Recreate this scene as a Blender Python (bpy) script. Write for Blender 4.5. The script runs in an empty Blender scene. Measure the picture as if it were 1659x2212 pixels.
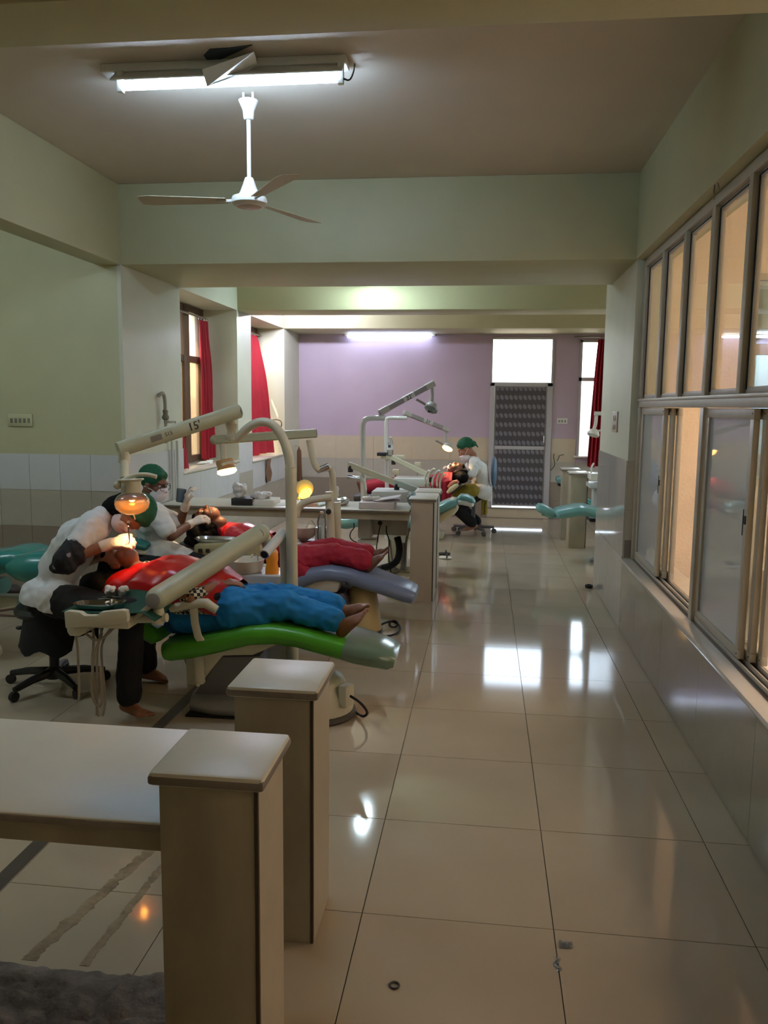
import bpy, bmesh, math, random
from mathutils import Vector, Matrix, noise
# ---------------------------------------------------------------- camera, world, exposure
S = bpy.context.scene
COL = S.collection
CAM = (0.0, 0.0, 1.605)
F, PITCH, YAW, ROLL = 1758.33, -0.129785, 0.121728, 0.0107376
W, H = 1659.0, 2212.0
_f = Vector((-math.sin(YAW)*math.cos(PITCH), math.cos(YAW)*math.cos(PITCH), math.sin(PITCH)))
_r = Vector((math.cos(YAW), math.sin(YAW), 0.0)); _u = _r.cross(_f)
_c, _s = math.cos(ROLL), math.sin(ROLL)
RT, UP = _r*_c + _u*_s, _u*_c - _r*_s
cd = bpy.data.cameras.new('camera'); cam = bpy.data.objects.new('camera', cd); COL.objects.link(cam)
cam.matrix_world = Matrix(((RT.x, UP.x, -_f.x, CAM[0]), (RT.y, UP.y, -_f.y, CAM[1]), (RT.z, UP.z, -_f.z, CAM[2]), (0, 0, 0, 1)))
cd.sensor_fit = 'AUTO'; cd.sensor_width = 36; cd.lens = 36*F/H; cd.clip_start = .05
S.camera = cam
S.view_settings.view_transform = 'Standard'; S.view_settings.look = 'None'
S.view_settings.gamma = 1; S.view_settings.use_curve_mapping = False
S.view_settings.exposure = 1.0
S.cycles.max_bounces = 10; S.cycles.diffuse_bounces = 5; S.cycles.glossy_bounces = 5
S.cycles.transmission_bounces = 8; S.cycles.transparent_max_bounces = 12
S.cycles.sample_clamp_indirect = 4.0; S.cycles.caustics_reflective = False; S.cycles.caustics_refractive = False
wd = bpy.data.worlds.new('world'); S.world = wd; wd.use_nodes = True
_n = wd.node_tree.nodes; _b = _n['Background']
_sky = _n.new('ShaderNodeTexSky'); _sky.sky_type = 'NISHITA'; _sky.sun_disc = False
_sky.sun_elevation = math.radians(39); _sky.sun_rotation = math.radians(199); _sky.dust_density = 3.0
_hs = _n.new('ShaderNodeHueSaturation'); _hs.inputs['Saturation'].default_value = .6
wd.node_tree.links.new(_sky.outputs[0], _hs.inputs['Color']); wd.node_tree.links.new(_hs.outputs[0], _b.inputs[0])
_b.inputs[1].default_value = 1.2
sl = bpy.data.lights.new('sun', 'SUN'); sl.energy = 6.0; sl.color = (1, .82, .6); sl.angle = .009
so = bpy.data.objects.new('sun', sl); COL.objects.link(so)
so.rotation_euler = Vector((.25, .72, -.62)).to_track_quat('-Z', 'Y').to_euler()

# ---------------------------------------------------------------- helpers
def at(u, v, Y):
    d = RT*((u - W/2)/F) + UP*((H/2 - v)/F) + _f
    return Vector(CAM) + d*(Y/d.y)
def atz(u, v, z):
    d = RT*((u - W/2)/F) + UP*((H/2 - v)/F) + _f
    return Vector(CAM) + d*((z - CAM[2])/d.z)
def lin(c):
    return tuple((x/255/12.92 if x <= 10.3 else ((x/255 + .055)/1.055)**2.4) for x in c) + (1,)
MATS = {}
def mat(name, c, rough=.5, metal=0, spec=.5, noise_amt=0, noise_scale=8, bump=0, bump_scale=60, coat=0, emit=None, alpha=None, trans=0, ior=None, stretch=None):
    if name in MATS: return MATS[name]
    m = bpy.data.materials.new(name); m.use_nodes = True; MATS[name] = m
    nt = m.node_tree; b = nt.nodes['Principled BSDF']; L = nt.links.new
    b.inputs['Base Color'].default_value = lin(c); b.inputs['Roughness'].default_value = rough
    b.inputs['Metallic'].default_value = metal; b.inputs['Specular IOR Level'].default_value = spec
    b.inputs['Coat Weight'].default_value = coat; b.inputs['Coat Roughness'].default_value = .03
    if trans: b.inputs['Transmission Weight'].default_value = trans
    if ior: b.inputs['IOR'].default_value = ior
    if alpha is not None: b.inputs['Alpha'].default_value = alpha
    if emit: b.inputs['Emission Color'].default_value = lin(emit[0]); b.inputs['Emission Strength'].default_value = emit[1]
    if noise_amt or bump:
        tc = nt.nodes.new('ShaderNodeTexCoord'); src = tc.outputs['Object']
        if stretch:
            mp = nt.nodes.new('ShaderNodeMapping'); mp.inputs['Scale'].default_value = stretch; L(src, mp.inputs[0]); src = mp.outputs[0]
    if noise_amt:
        nz = nt.nodes.new('ShaderNodeTexNoise'); nz.inputs['Scale'].default_value = noise_scale; nz.inputs['Detail'].default_value = 6
        L(src, nz.inputs['Vector'])
        mx = nt.nodes.new('ShaderNodeMix'); mx.data_type = 'RGBA'
        mx.inputs['A'].default_value = lin([max(0, x*(1 - noise_amt)) for x in c]); mx.inputs['B'].default_value = lin([min(255, x*(1 + noise_amt*.6)) for x in c])
        L(nz.outputs['Fac'], mx.inputs['Factor']); L(mx.outputs['Result'], b.inputs['Base Color'])
    if bump:
        n2 = nt.nodes.new('ShaderNodeTexNoise'); n2.inputs['Scale'].default_value = bump_scale; n2.inputs['Detail'].default_value = 4
        L(src, n2.inputs['Vector'])
        bp = nt.nodes.new('ShaderNodeBump'); bp.inputs['Strength'].default_value = bump; bp.inputs['Distance'].default_value = .01
        L(n2.outputs['Fac'], bp.inputs['Height']); L(bp.outputs[0], b.inputs['Normal'])
    return m
def emis(name, c, k):
    if name in MATS: return MATS[name]
    m = bpy.data.materials.new(name); m.use_nodes = True; MATS[name] = m
    b = m.node_tree.nodes['Principled BSDF']; b.inputs['Base Color'].default_value = lin(c)
    b.inputs['Emission Color'].default_value = lin(c); b.inputs['Emission Strength'].default_value = k
    return m
def see_through(name, c, opac=.2, rough=.02, body=(220, 225, 225), gloss=.25):
    """thin clear sheet: mostly lets light straight through, some gloss, some milky body"""
    if name in MATS: return MATS[name]
    m = bpy.data.materials.new(name); m.use_nodes = True; MATS[name] = m
    nt = m.node_tree; nt.nodes.clear(); N = nt.nodes.new; L = nt.links.new
    o = N('ShaderNodeOutputMaterial'); t = N('ShaderNodeBsdfTransparent'); t.inputs[0].default_value = lin(c)
    g = N('ShaderNodeBsdfGlossy'); g.inputs['Roughness'].default_value = rough; g.inputs['Color'].default_value = (1, 1, 1, 1)
    d = N('ShaderNodeBsdfDiffuse'); d.inputs[0].default_value = lin(body)
    tl = N('ShaderNodeBsdfTranslucent'); tl.inputs[0].default_value = lin(body)
    ad = N('ShaderNodeMixShader'); ad.inputs[0].default_value = .5; L(d.outputs[0], ad.inputs[1]); L(tl.outputs[0], ad.inputs[2])
    m1 = N('ShaderNodeMixShader'); m1.inputs[0].default_value = opac; L(t.outputs[0], m1.inputs[1]); L(ad.outputs[0], m1.inputs[2])
    fr = N('ShaderNodeFresnel'); fr.inputs['IOR'].default_value = 1.45
    mu = N('ShaderNodeMath'); mu.operation = 'MULTIPLY'; mu.inputs[1].default_value = gloss*4; mu.use_clamp = True; L(fr.outputs[0], mu.inputs[0])
    m2 = N('ShaderNodeMixShader'); L(mu.outputs[0], m2.inputs[0]); L(m1.outputs[0], m2.inputs[1]); L(g.outputs[0], m2.inputs[2])
    L(m2.outputs[0], o.inputs[0])
    return m

class MB:
    """collects shapes, links them as ONE mesh object"""
    def __init__(s): s.v = []; s.f = []; s.m = []; s.mi = 0
    def add(s, vs, fs):
        k = len(s.v); s.v += [tuple(v) for v in vs]; s.f += [tuple(i + k for i in f) for f in fs]; s.m += [s.mi]*len(fs); return s
    def box(s, lo, hi):
        (a, b, c), (d, e, f) = [min(x, y) for x, y in zip(lo, hi)], [max(x, y) for x, y in zip(lo, hi)]
        return s.add([(a,b,c),(d,b,c),(d,e,c),(a,e,c),(a,b,f),(d,b,f),(d,e,f),(a,e,f)], [(3,2,1,0),(4,5,6,7),(0,1,5,4),(1,2,6,5),(2,3,7,6),(3,0,4,7)])
    def cbox(s, c, sz, rot=None):
        M = rot or Matrix.Identity(3); c = Vector(c); h = [x/2 for x in sz]
        vs = [c + M @ Vector((x*h[0], y*h[1], z*h[2])) for x, y, z in ((-1,-1,-1),(1,-1,-1),(1,1,-1),(-1,1,-1),(-1,-1,1),(1,-1,1),(1,1,1),(-1,1,1))]
        return s.add(vs, [(3,2,1,0),(4,5,6,7),(0,1,5,4),(1,2,6,5),(2,3,7,6),(3,0,4,7)])
    def px(s, u0, v0, u1, v1, Y0, Y1):
        um, vm = (u0 + u1)/2, (v0 + v1)/2
        return s.box((at(u0, vm, Y0).x, Y0, at(um, v0, Y0).z), (at(u1, vm, Y0).x, Y1, at(um, v1, Y0).z))
    def prism(s, poly, y0, y1):
        """poly of (x, z), extruded along Y"""
        n = len(poly); vs = [(x, y0, z) for x, z in poly] + [(x, y1, z) for x, z in poly]
        ar = sum(poly[i][0]*poly[(i+1) % n][1] - poly[(i+1) % n][0]*poly[i][1] for i in range(n))
        fs = [tuple(range(n)), tuple(range(2*n - 1, n - 1, -1))] + [(i, i + n, (i+1) % n + n, (i+1) % n) for i in range(n)]
        if ar < 0: fs = [tuple(reversed(f)) for f in fs]
        return s.add(vs, fs)
    def ppx(s, pts, Y0, Y1):
        return s.prism([(at(u, v, Y0).x, at(u, v, Y0).z) for u, v in pts], Y0, Y1)
    def tube(s, path, r, n=10, closed=False, flat=False):
        P = [Vector(p) for p in path]; k = len(P); R = r if isinstance(r, (list, tuple)) else [r]*k
        vs = []; prev = None
        for i, p in enumerate(P):
            if closed: d = P[(i+1) % k] - P[i-1]
            else: d = P[min(i+1, k-1)] - P[max(i-1, 0)]
            d = d.normalized() if d.length > 1e-9 else Vector((0, 0, 1))
            if prev is None: a = d.orthogonal().normalized()
            else:
                a = prev - d*prev.dot(d); a = a.normalized() if a.length > 1e-6 else d.orthogonal().normalized()
            prev = a; b = d.cross(a)
            vs += [p + (a*math.cos(t) + b*math.sin(t))*R[i] for t in [2*math.pi*j/n for j in range(n)]]
        fs = []
        for i in range(k if closed else k - 1):
            q = (i+1) % k
            fs += [(i*n + j, i*n + (j+1) % n, q*n + (j+1) % n, q*n + j) for j in range(n)]
        if not closed: fs += [tuple(reversed(range(n))), tuple(range((k-1)*n, k*n))]
        return s.add(vs, fs)
    def lathe(s, prof, c, axis=(0, 0, 1), n=20):
        """prof of (radius, height along axis) from c"""
        q = Vector((0, 0, 1)).rotation_difference(Vector(axis).normalized()); c = Vector(c); k = len(prof)
        vs = [c + q @ Vector((r*math.cos(2*math.pi*j/n), r*math.sin(2*math.pi*j/n), h)) for r, h in prof for j in range(n)]
        fs = [(i*n + j, i*n + (j+1) % n, (i+1)*n + (j+1) % n, (i+1)*n + j) for i in range(k-1) for j in range(n)]
        if prof[0][0] > 1e-6: fs.append(tuple(reversed(range(n))))
        if prof[-1][0] > 1e-6: fs.append(tuple(range((k-1)*n, k*n)))
        return s.add(vs, fs)
    def ball(s, c, r, n=14, k=9, rot=None):
        r = r if isinstance(r, (list, tuple)) else (r, r, r); M = rot or Matrix.Identity(3); c = Vector(c)
        vs = [c + M @ Vector((0, 0, -r[2]))]
        for i in range(1, k):
            a = -math.pi/2 + math.pi*i/k
            vs += [c + M @ Vector((r[0]*math.cos(a)*math.cos(t), r[1]*math.cos(a)*math.sin(t), r[2]*math.sin(a))) for t in [2*math.pi*j/n for j in range(n)]]
        vs.append(c + M @ Vector((0, 0, r[2])))
        fs = [(0, 1 + (j+1) % n, 1 + j) for j in range(n)]
        for i in range(k-2): fs += [(1 + i*n + j, 1 + i*n + (j+1) % n, 1 + (i+1)*n + (j+1) % n, 1 + (i+1)*n + j) for j in range(n)]
        b = 1 + (k-2)*n; fs += [(b + j, b + (j+1) % n, len(vs) - 1) for j in range(n)]
        return s.add(vs, fs)
    def cap(s, p, q, r0, r1, n=12):
        """tapered capsule"""
        p, q = Vector(p), Vector(q); d = q - p
        if d.length < 1e-5: return s.ball(p, r0, n, 8)
        d.normalize(); pts = []; rr = []
        for i in range(5):
            a = math.pi/2*(1 - i/4); pts.append(p - d*r0*math.sin(a)); rr.append(max(r0*math.cos(a), 1e-4))
        for i in range(5):
            a = math.pi/2*i/4; pts.append(q + d*r1*math.sin(a)); rr.append(max(r1*math.cos(a), 1e-4))
        return s.tube(pts, rr, n)
    def slab(s, st, Yc, n=5, tilt=0):
        """st: stations (x, z, thickness, halfwidth) along a profile; rounded cross-section, closed ends"""
        sec = []; k = len(st)
        for i, (x, z, th, hw) in enumerate(st):
            a, b = st[max(i-1, 0)], st[min(i+1, k-1)]
            d = Vector((b[0] - a[0], 0, b[1] - a[1])).normalized(); nrm = Vector((-d.z, 0, d.x))
            if nrm.z < 0: nrm = -nrm
            ring = []; r = min(th/2, hw)*.98
            for sx, sy, a0 in ((1, 1, 0), (-1, 1, 90), (-1, -1, 180), (1, -1, 270)):
                for j in range(n):
                    t = math.radians(a0 + 90*j/(n-1))
                    ring.append(Vector((x, Yc, z)) + Vector((0, 1, 0))*(sx*(hw - r) + r*math.cos(t)) + nrm*(sy*(th/2 - r) + r*math.sin(t)))
            sec.append(ring)
        m = len(sec[0]); vs = [v for r in sec for v in r]
        fs = [(i*m + j, i*m + (j+1) % m, (i+1)*m + (j+1) % m, (i+1)*m + j) for i in range(k-1) for j in range(m)]
        fs += [tuple(reversed(range(m))), tuple(range((k-1)*m, k*m))]
        return s.add(vs, fs)
    def sheet(s, grid, thick=.002):
        a, b = len(grid), len(grid[0]); vs = [Vector(p) for r in grid for p in r]; nv = len(vs)
        fs = [(i*b + j, i*b + j + 1, (i+1)*b + j + 1, (i+1)*b + j) for i in range(a-1) for j in range(b-1)]
        me = bpy.data.meshes.new('t'); me.from_pydata(vs, [], fs); me.update()
        back = [v - me.vertices[i].normal*thick for i, v in enumerate(vs)]; bpy.data.meshes.remove(me)
        edge = [(0, j) for j in range(b)] + [(i, b-1) for i in range(1, a)] + [(a-1, j) for j in range(b-2, -1, -1)] + [(i, 0) for i in range(a-2, 0, -1)]
        e = [i*b + j for i, j in edge]
        f2 = fs + [tuple(i + nv for i in reversed(f)) for f in fs] + [(e[(q+1) % len(e)], e[q], e[q] + nv, e[(q+1) % len(e)] + nv) for q in range(len(e))]
        return s.add(vs + back, f2)
    def mesh(s, name, mats, smooth=None, bevel=0):
        me = bpy.data.meshes.new(name); me.from_pydata(s.v, [], s.f)
        for m in (mats if isinstance(mats, (list, tuple)) else [mats]): me.materials.append(m)
        me.polygons.foreach_set('material_index', s.m); me.update()
        bm = bmesh.new(); bm.from_mesh(me)
        bmesh.ops.recalc_face_normals(bm, faces=bm.faces)
        if bevel:
            es = [e for e in bm.edges if len(e.link_faces) == 2 and e.calc_face_angle(0) > .6]
            bmesh.ops.bevel(bm, geom=es, offset=bevel, segments=2, affect='EDGES', profile=.5, clamp_overlap=True)
        bm.to_mesh(me); bm.free()
        if smooth is None or smooth: me.shade_smooth()
        if smooth is None: me.set_sharp_from_angle(angle=math.radians(38))
        return me
    def build(s, name, mats, parent=None, smooth=None, bevel=0, label=None):
        o = bpy.data.objects.new(name, s.mesh(name, mats, smooth, bevel)); COL.objects.link(o)
        if parent is not None: put_under(o, parent)
        if label: o['label'] = label
        return o
def put_under(o, parent):
    bpy.context.view_layer.update() if False else None
    o.parent = parent; o.matrix_parent_inverse = root_mat(parent).inverted()
def root_mat(o):
    m = o.matrix_basis.copy()
    if o.parent: m = root_mat(o.parent) @ o.matrix_parent_inverse @ m
    return m
def tag(o, label, cat, group=None):
    o['label'] = label; o['category'] = cat
    if group: o['group'] = group
    return o
def thing(name, label, cat, loc=(0, 0, 0), group=None):
    o = bpy.data.objects.new(name, None); COL.objects.link(o); o.location = loc; o.empty_display_size = .1
    return tag(o, label, cat, group)
def struct(o):
    o['kind'] = 'structure'; return o
def sroot(name, loc=(0, 0, 0)):
    o = bpy.data.objects.new(name, None); COL.objects.link(o); o.location = loc; o['kind'] = 'structure'; return o
def place(me, name, loc, parent, rot=None, scale=None):
    o = bpy.data.objects.new(name, me); COL.objects.link(o); o.location = loc
    if rot: o.rotation_euler = rot
    if scale: o.scale = scale
    o.parent = parent; o.matrix_parent_inverse = root_mat(parent).inverted(); return o
def copy_tree(o, parent=None):
    c = o.copy(); COL.objects.link(c)
    if parent: c.parent = parent
    for ch in list(o.children): copy_tree(ch, c)
    return c
def arc(c, r, a0, a1, ex, ez, n=10):
    c, ex, ez = Vector(c), Vector(ex), Vector(ez)
    return [c + ex*(r*math.cos(math.radians(a0 + (a1 - a0)*i/n))) + ez*(r*math.sin(math.radians(a0 + (a1 - a0)*i/n))) for i in range(n + 1)]
def smoothpath(P, it=2):
    P = [Vector(p) for p in P]
    for _ in range(it):
        Q = [P[0]]
        for a, b in zip(P, P[1:]): Q += [a*.75 + b*.25, a*.25 + b*.75]
        P = Q + [P[-1]]
    return P
def text(body, size, loc, xdir, updir, m, parent, name='lettering', ext=.0006):
    cu = bpy.data.curves.new(name, 'FONT'); cu.body = body; cu.size = size; cu.extrude = ext; cu.align_x = 'CENTER'; cu.align_y = 'CENTER'
    o = bpy.data.objects.new(name, cu); COL.objects.link(o); x = Vector(xdir).normalized(); y = Vector(updir); y = (y - x*y.dot(x)).normalized(); z = x.cross(y)
    o.matrix_basis = Matrix(((x.x, y.x, z.x, loc[0]), (x.y, y.y, z.y, loc[1]), (x.z, y.z, z.z, loc[2]), (0, 0, 0, 1)))
    cu.materials.append(m)
    dg = bpy.context.evaluated_depsgraph_get(); me = bpy.data.meshes.new_from_object(o.evaluated_get(dg)); mw = o.matrix_basis.copy()
    bpy.data.objects.remove(o); q = bpy.data.objects.new(name, me); COL.objects.link(q); q.matrix_basis = mw
    if parent is not None: q.parent = parent; q.matrix_parent_inverse = root_mat(parent).inverted()
    return q
def remesh(mb, name, mats, parent, voxel=.008, smooth=4, wrinkle=0, wscale=9, label=None):
    """one continuous surface grown round overlapping solid shapes"""
    me = bpy.data.meshes.new(name); me.from_pydata(mb.v, [], mb.f); me.update()
    bm = bmesh.new(); bm.from_mesh(me); bmesh.ops.recalc_face_normals(bm, faces=bm.faces); bm.to_mesh(me); bm.free()
    o = bpy.data.objects.new(name, me); COL.objects.link(o)
    r = o.modifiers.new('r', 'REMESH'); r.mode = 'VOXEL'; r.voxel_size = voxel
    if smooth:
        q = o.modifiers.new('s', 'SMOOTH'); q.factor = .5; q.iterations = smooth
    dg = bpy.context.evaluated_depsgraph_get(); m2 = bpy.data.meshes.new_from_object(o.evaluated_get(dg))
    o.modifiers.clear(); o.data = m2; bpy.data.meshes.remove(me); m2.name = name
    if wrinkle:
        nr = [v.normal.copy() for v in m2.vertices]
        for v, n in zip(m2.vertices, nr):
            p = v.co*wscale; w = noise.noise(Vector((p.x*.7, p.y, p.z))) + .6*(1 - 2*abs(noise.noise(Vector((p.x*1.5 + 3, p.y*1.9, p.z*1.4))))) - .3 + .3*noise.noise(p*3.3)
            v.co += n*wrinkle*w
    m2.materials.clear()
    for m in (mats if isinstance(mats, (list, tuple)) else [mats]): m2.materials.append(m)
    m2.shade_smooth()
    if parent is not None: put_under(o, parent)
    if label: o['label'] = label
    return o
def cut(o, co, no):
    """trim everything beyond a plane and close the hem"""
    bm = bmesh.new(); bm.from_mesh(o.data); M = (o.matrix_parent_inverse if o.parent else Matrix()) ; R0 = root_mat(o).inverted()
    c = R0 @ Vector(co); r = bmesh.ops.bisect_plane(bm, geom=bm.verts[:] + bm.edges[:] + bm.faces[:], plane_co=c, plane_no=Vector(no), clear_outer=True)
    bmesh.ops.holes_fill(bm, edges=[e for e in bm.edges if e.is_boundary]); bm.to_mesh(o.data); bm.free(); o.data.set_sharp_from_angle(angle=math.radians(55))
random.seed(4)
# ---------------------------------------------------------------- materials
PAINT = mat('green cream wall paint', (186, 183, 146), .55, noise_amt=.05, noise_scale=3, bump=.08, bump_scale=30)
PAINTW = mat('pale column paint', (198, 198, 176), .55, noise_amt=.05, noise_scale=3, bump=.08, bump_scale=30)
CEIL = mat('ceiling whitewash', (206, 194, 178), .8, noise_amt=.04, noise_scale=2, bump=.05)
PURPLE = mat('lilac wall paint', (184, 166, 182), .5, noise_amt=.05, noise_scale=3)
TFLOOR = mat('cream vitrified floor tile', (180, 165, 142), .07, spec=.62, noise_amt=.07, noise_scale=2.2)
GROUT = mat('dark grout', (96, 84, 70), .8)
TW = mat('white wall tile', (200, 202, 203), .12, noise_amt=.03)
TM = mat('grey beige wall tile', (176, 170, 158), .12, noise_amt=.05)
TD = mat('taupe wall tile', (140, 128, 114), .12, noise_amt=.06)
TR = mat('greige polished wall tile', (186, 178, 168), .06, spec=.7, noise_amt=.05)
TRL = mat('beige polished wall tile', (198, 184, 160), .1, spec=.6, noise_amt=.05)
SILL = mat('cream stone sill', (222, 214, 200), .12, noise_amt=.04)
ALU = mat('off white powder coated aluminium', (186, 178, 162), .4, noise_amt=.06, noise_scale=14)
ALUD = mat('dark brown track', (92, 80, 66), .6)  # track bed colour, darker than the frames
GASK = mat('black gasket', (28, 24, 22), .7)
BROWN = mat('brown window frame', (92, 66, 48), .45)
PEACH = mat('peach courtyard plaster', (220, 203, 182), .85, noise_amt=.12, noise_scale=2.5, bump=.3, bump_scale=45)
SAND = mat('sandy courtyard floor', (190, 176, 156), .9, noise_amt=.2, noise_scale=4, bump=.3)
OUTW = mat('outside plaster', (214, 190, 160), .9, noise_amt=.15, noise_scale=6, bump=.4, bump_scale=40)
WHITE = mat('white enamel', (214, 212, 204), .3)
DARK = mat('black plastic', (22, 21, 21), .45)
CHROME = mat('polished steel', (205, 205, 205), .16, metal=1)
RED = mat('red curtain cloth', (160, 16, 36), .8, noise_amt=.15, noise_scale=5, bump=.2, bump_scale=90)
GLASS = see_through('clear window glass', (246, 247, 244), .03, .01, gloss=.09)
GLASSB = see_through('bluish glass with dust and painted sheen', (214, 226, 232), .92, .03, body=(240, 247, 252), gloss=.3)  # pale body colour holds room reflections as well as some dust
FROST = see_through('dusty pane', (250, 240, 220), .30, .1, body=(240, 215, 180), gloss=.15)

XR, XL, YA, YB, YF, ZC, ZB = 1.02, -2.74, 5.99, 7.18, 11.9, 3.21, 2.63
# ---------------------------------------------------------------- floor and its tiles
fl = struct(MB().box((-5.2, -3.2, -.12), (1.24, 12.1, -.006)).box((1.24, 7.3, -.12), (5.3, 12.1, -.006)).build('floor', GROUT))
_t = MB().box((-.2985, -.2985, -.008), (.2985, .2985, 0)).mesh('tile', TFLOOR, smooth=False)
_tc = MB().box((-.0825, -.2985, -.008), (.0825, .2985, 0)).mesh('tile', TFLOOR, smooth=False)
for j in range(-8, 16):
    y = 2.385 + .6*j + .3
    for i in range(-6, 2): place(_t, 'tile', (-.348 + .6*i + .3, y, 0), fl)
    if y < 7.2: place(_tc, 'tile', (.852 + .0845, y, 0), fl)
    else:
        for i in range(2, 6): place(_t, 'tile', (-.348 + .6*i + .3, y, 0), fl)
MB().box((-1.612, 1.3, -.004), (-1.552, 5.9, .0012)).build('dark_strip', mat('dark inlay', (74, 66, 56), .4), fl)
# broken-out corner: bare cement, rough and a little proud of the tiles
g = []
for i in range(90):
    row = []
    for j in range(44):
        u, v = i/89, j/43
        x = -2.1 + 1.36*u; yb = 2.01 + .035*noise.noise(Vector((x*6, 1.3, 0))) + .012*noise.noise(Vector((x*31, 0, 0))) - .07*max(0, -1.3 - x)
        y = 1.45 + (yb - 1.45)*v
        z = .004 + .026*abs(noise.noise(Vector((x*11, y*11, 2)))) + .012*noise.noise(Vector((x*34, y*34, 5)))
        if j == 43: z = .001
        row.append((x, y, z))
    g.append(row)
MB().sheet(g, .006).build('cement_patch', mat('bare rough cement', (108, 98, 88), .9, noise_amt=.65, noise_scale=16, bump=.8, bump_scale=50), fl)
for (xa, ya, xb, yb, w) in ((-1.275, 2.03, -1.15, 2.72, .034), (-1.105, 2.03, -1.075, 2.62, .022)):
    g = []
    for i in range(110):
        t = i/109; y = ya + (yb - ya)*t; x = xa + (xb - xa)*t; row = []
        for k in (-1, -.3, .3, 1):
            xx = x + w*k*(.62 + .35*noise.noise(Vector((y*60, k*3, 1))) + .35*noise.noise(Vector((y*17, k*3, 7)))); row.append((xx, y, .0008 + (.004*abs(noise.noise(Vector((xx*40, y*40, 0)))) if abs(k) < 1 else 0)))
        g.append(row)
    MB().sheet(g, .004).build('mortar_strip', mat('brown mortar', (146, 128, 100), .85, noise_amt=.5, noise_scale=14, bump=.6), fl)

# ---------------------------------------------------------------- walls, columns, beams, ceiling
def wall(name, *boxes, m=PAINT):
    b = MB()
    for lo, hi in boxes: b.box(lo, hi)
    return struct(b.build(name, m, smooth=False))
def dado(parent, axis, plane, out, a0, a1, w, rows, start=None):
    """thin wall tiles standing 8 mm proud; axis is the one the row runs along"""
    for z0, z1, m in rows:
        a = (start if start is not None else a0)
        while a < a1 - .01:
            b = min(a + w, a1); lo = max(a, a0)
            if b - lo > .02:
                k = ('tile', axis, round(b - lo, 3), round(z1 - z0, 3), m.name)
                if k not in DT:
                    hx, hz = (b - lo)/2 - .0012, (z1 - z0)/2 - .0012
                    DT[k] = (MB().box((-hx, -.004, -hz), (hx, .004, hz)) if axis == 'x' else MB().box((-.004, -hx, -hz), (.004, hx, hz))).mesh('tile', m, smooth=False)
                c = (lo + b)/2; z = (z0 + z1)/2; p = plane + out*.004
                place(DT[k], 'tile', (c, p, z) if axis == 'x' else (p, c, z), parent)
            a += w
DT = {}
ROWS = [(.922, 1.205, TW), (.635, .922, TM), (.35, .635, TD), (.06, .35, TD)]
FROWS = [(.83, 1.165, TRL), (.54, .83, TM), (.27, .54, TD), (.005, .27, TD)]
struct(MB().box((-5.2, -3.2, ZC), (1.26, 6.3, ZC + .1)).box((-3.3, 6.3, ZC), (1.26, 12.1, ZC + .1)).box((1.26, 7.25, ZC), (5.3, 12.1, ZC + .1)).build('ceiling', CEIL))
wl = wall('wall_left', ((-5.2, YA, 0), (XL - .03, YA + .25, ZC)))                                      # end wall of the near left bay
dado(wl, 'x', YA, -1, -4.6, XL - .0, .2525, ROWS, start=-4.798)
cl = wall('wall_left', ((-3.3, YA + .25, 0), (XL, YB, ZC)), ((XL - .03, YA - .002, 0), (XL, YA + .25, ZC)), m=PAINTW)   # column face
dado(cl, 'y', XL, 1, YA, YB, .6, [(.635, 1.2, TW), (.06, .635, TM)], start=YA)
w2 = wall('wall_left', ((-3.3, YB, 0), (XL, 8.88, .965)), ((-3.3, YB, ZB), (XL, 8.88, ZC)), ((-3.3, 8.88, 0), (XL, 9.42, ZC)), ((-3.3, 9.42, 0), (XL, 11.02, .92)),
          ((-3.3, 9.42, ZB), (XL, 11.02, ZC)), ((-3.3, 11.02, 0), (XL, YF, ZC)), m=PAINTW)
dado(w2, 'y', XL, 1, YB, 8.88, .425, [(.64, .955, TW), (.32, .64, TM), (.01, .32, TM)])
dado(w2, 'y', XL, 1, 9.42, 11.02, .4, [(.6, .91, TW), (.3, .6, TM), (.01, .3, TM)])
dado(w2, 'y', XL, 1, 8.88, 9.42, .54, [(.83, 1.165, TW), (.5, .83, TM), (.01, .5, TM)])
struct(MB().box((-3.2, YB - .02, .965), (XL + .02, 8.9, .985)).build('trim_1', SILL, bevel=.003))
struct(MB().box((-3.2, 9.4, .92), (XL + .02, 11.04, .94)).build('trim_2', SILL, bevel=.003))
wall('wall_left', ((-5.3, -3.2, 0), (-5.2, YA + .3, ZC)))
wall('wall_front', ((-5.3, -3.3, 0), (4.0, -3.2, ZC)))
# back (far) wall: lilac above a tiled dado; openings for the door, its fanlight and the slim window
wb = wall('wall_back', ((-3.3, YF, 0), (.06, YF + .2, ZC)), ((.06, YF, 2.585), (.94, YF + .2, ZC)), ((.94, YF, 0), (1.3, YF + .2, ZC)), ((1.3, YF, 0), (1.86, YF + .2, .925)),
          ((1.3, YF, 2.55), (1.86, YF + .2, ZC)), ((1.86, YF, 0), (2.3, YF + .2, ZC)), ((2.3, YF, 0), (5.0, YF + .2, .95)), ((2.3, YF, 2.5), (5.0, YF + .2, ZC)), ((5.0, YF, 0), (5.3, YF + .2, ZC)), ((.06, YF, 0), (.94, YF + .2, .15)), m=PURPLE)
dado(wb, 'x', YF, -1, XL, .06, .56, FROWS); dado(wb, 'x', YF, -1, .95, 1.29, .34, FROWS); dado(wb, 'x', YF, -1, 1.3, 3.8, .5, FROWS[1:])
dado(wb, 'x', YF, -1, .06, .94, .44, [(.005, .145, TRL)])
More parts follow.
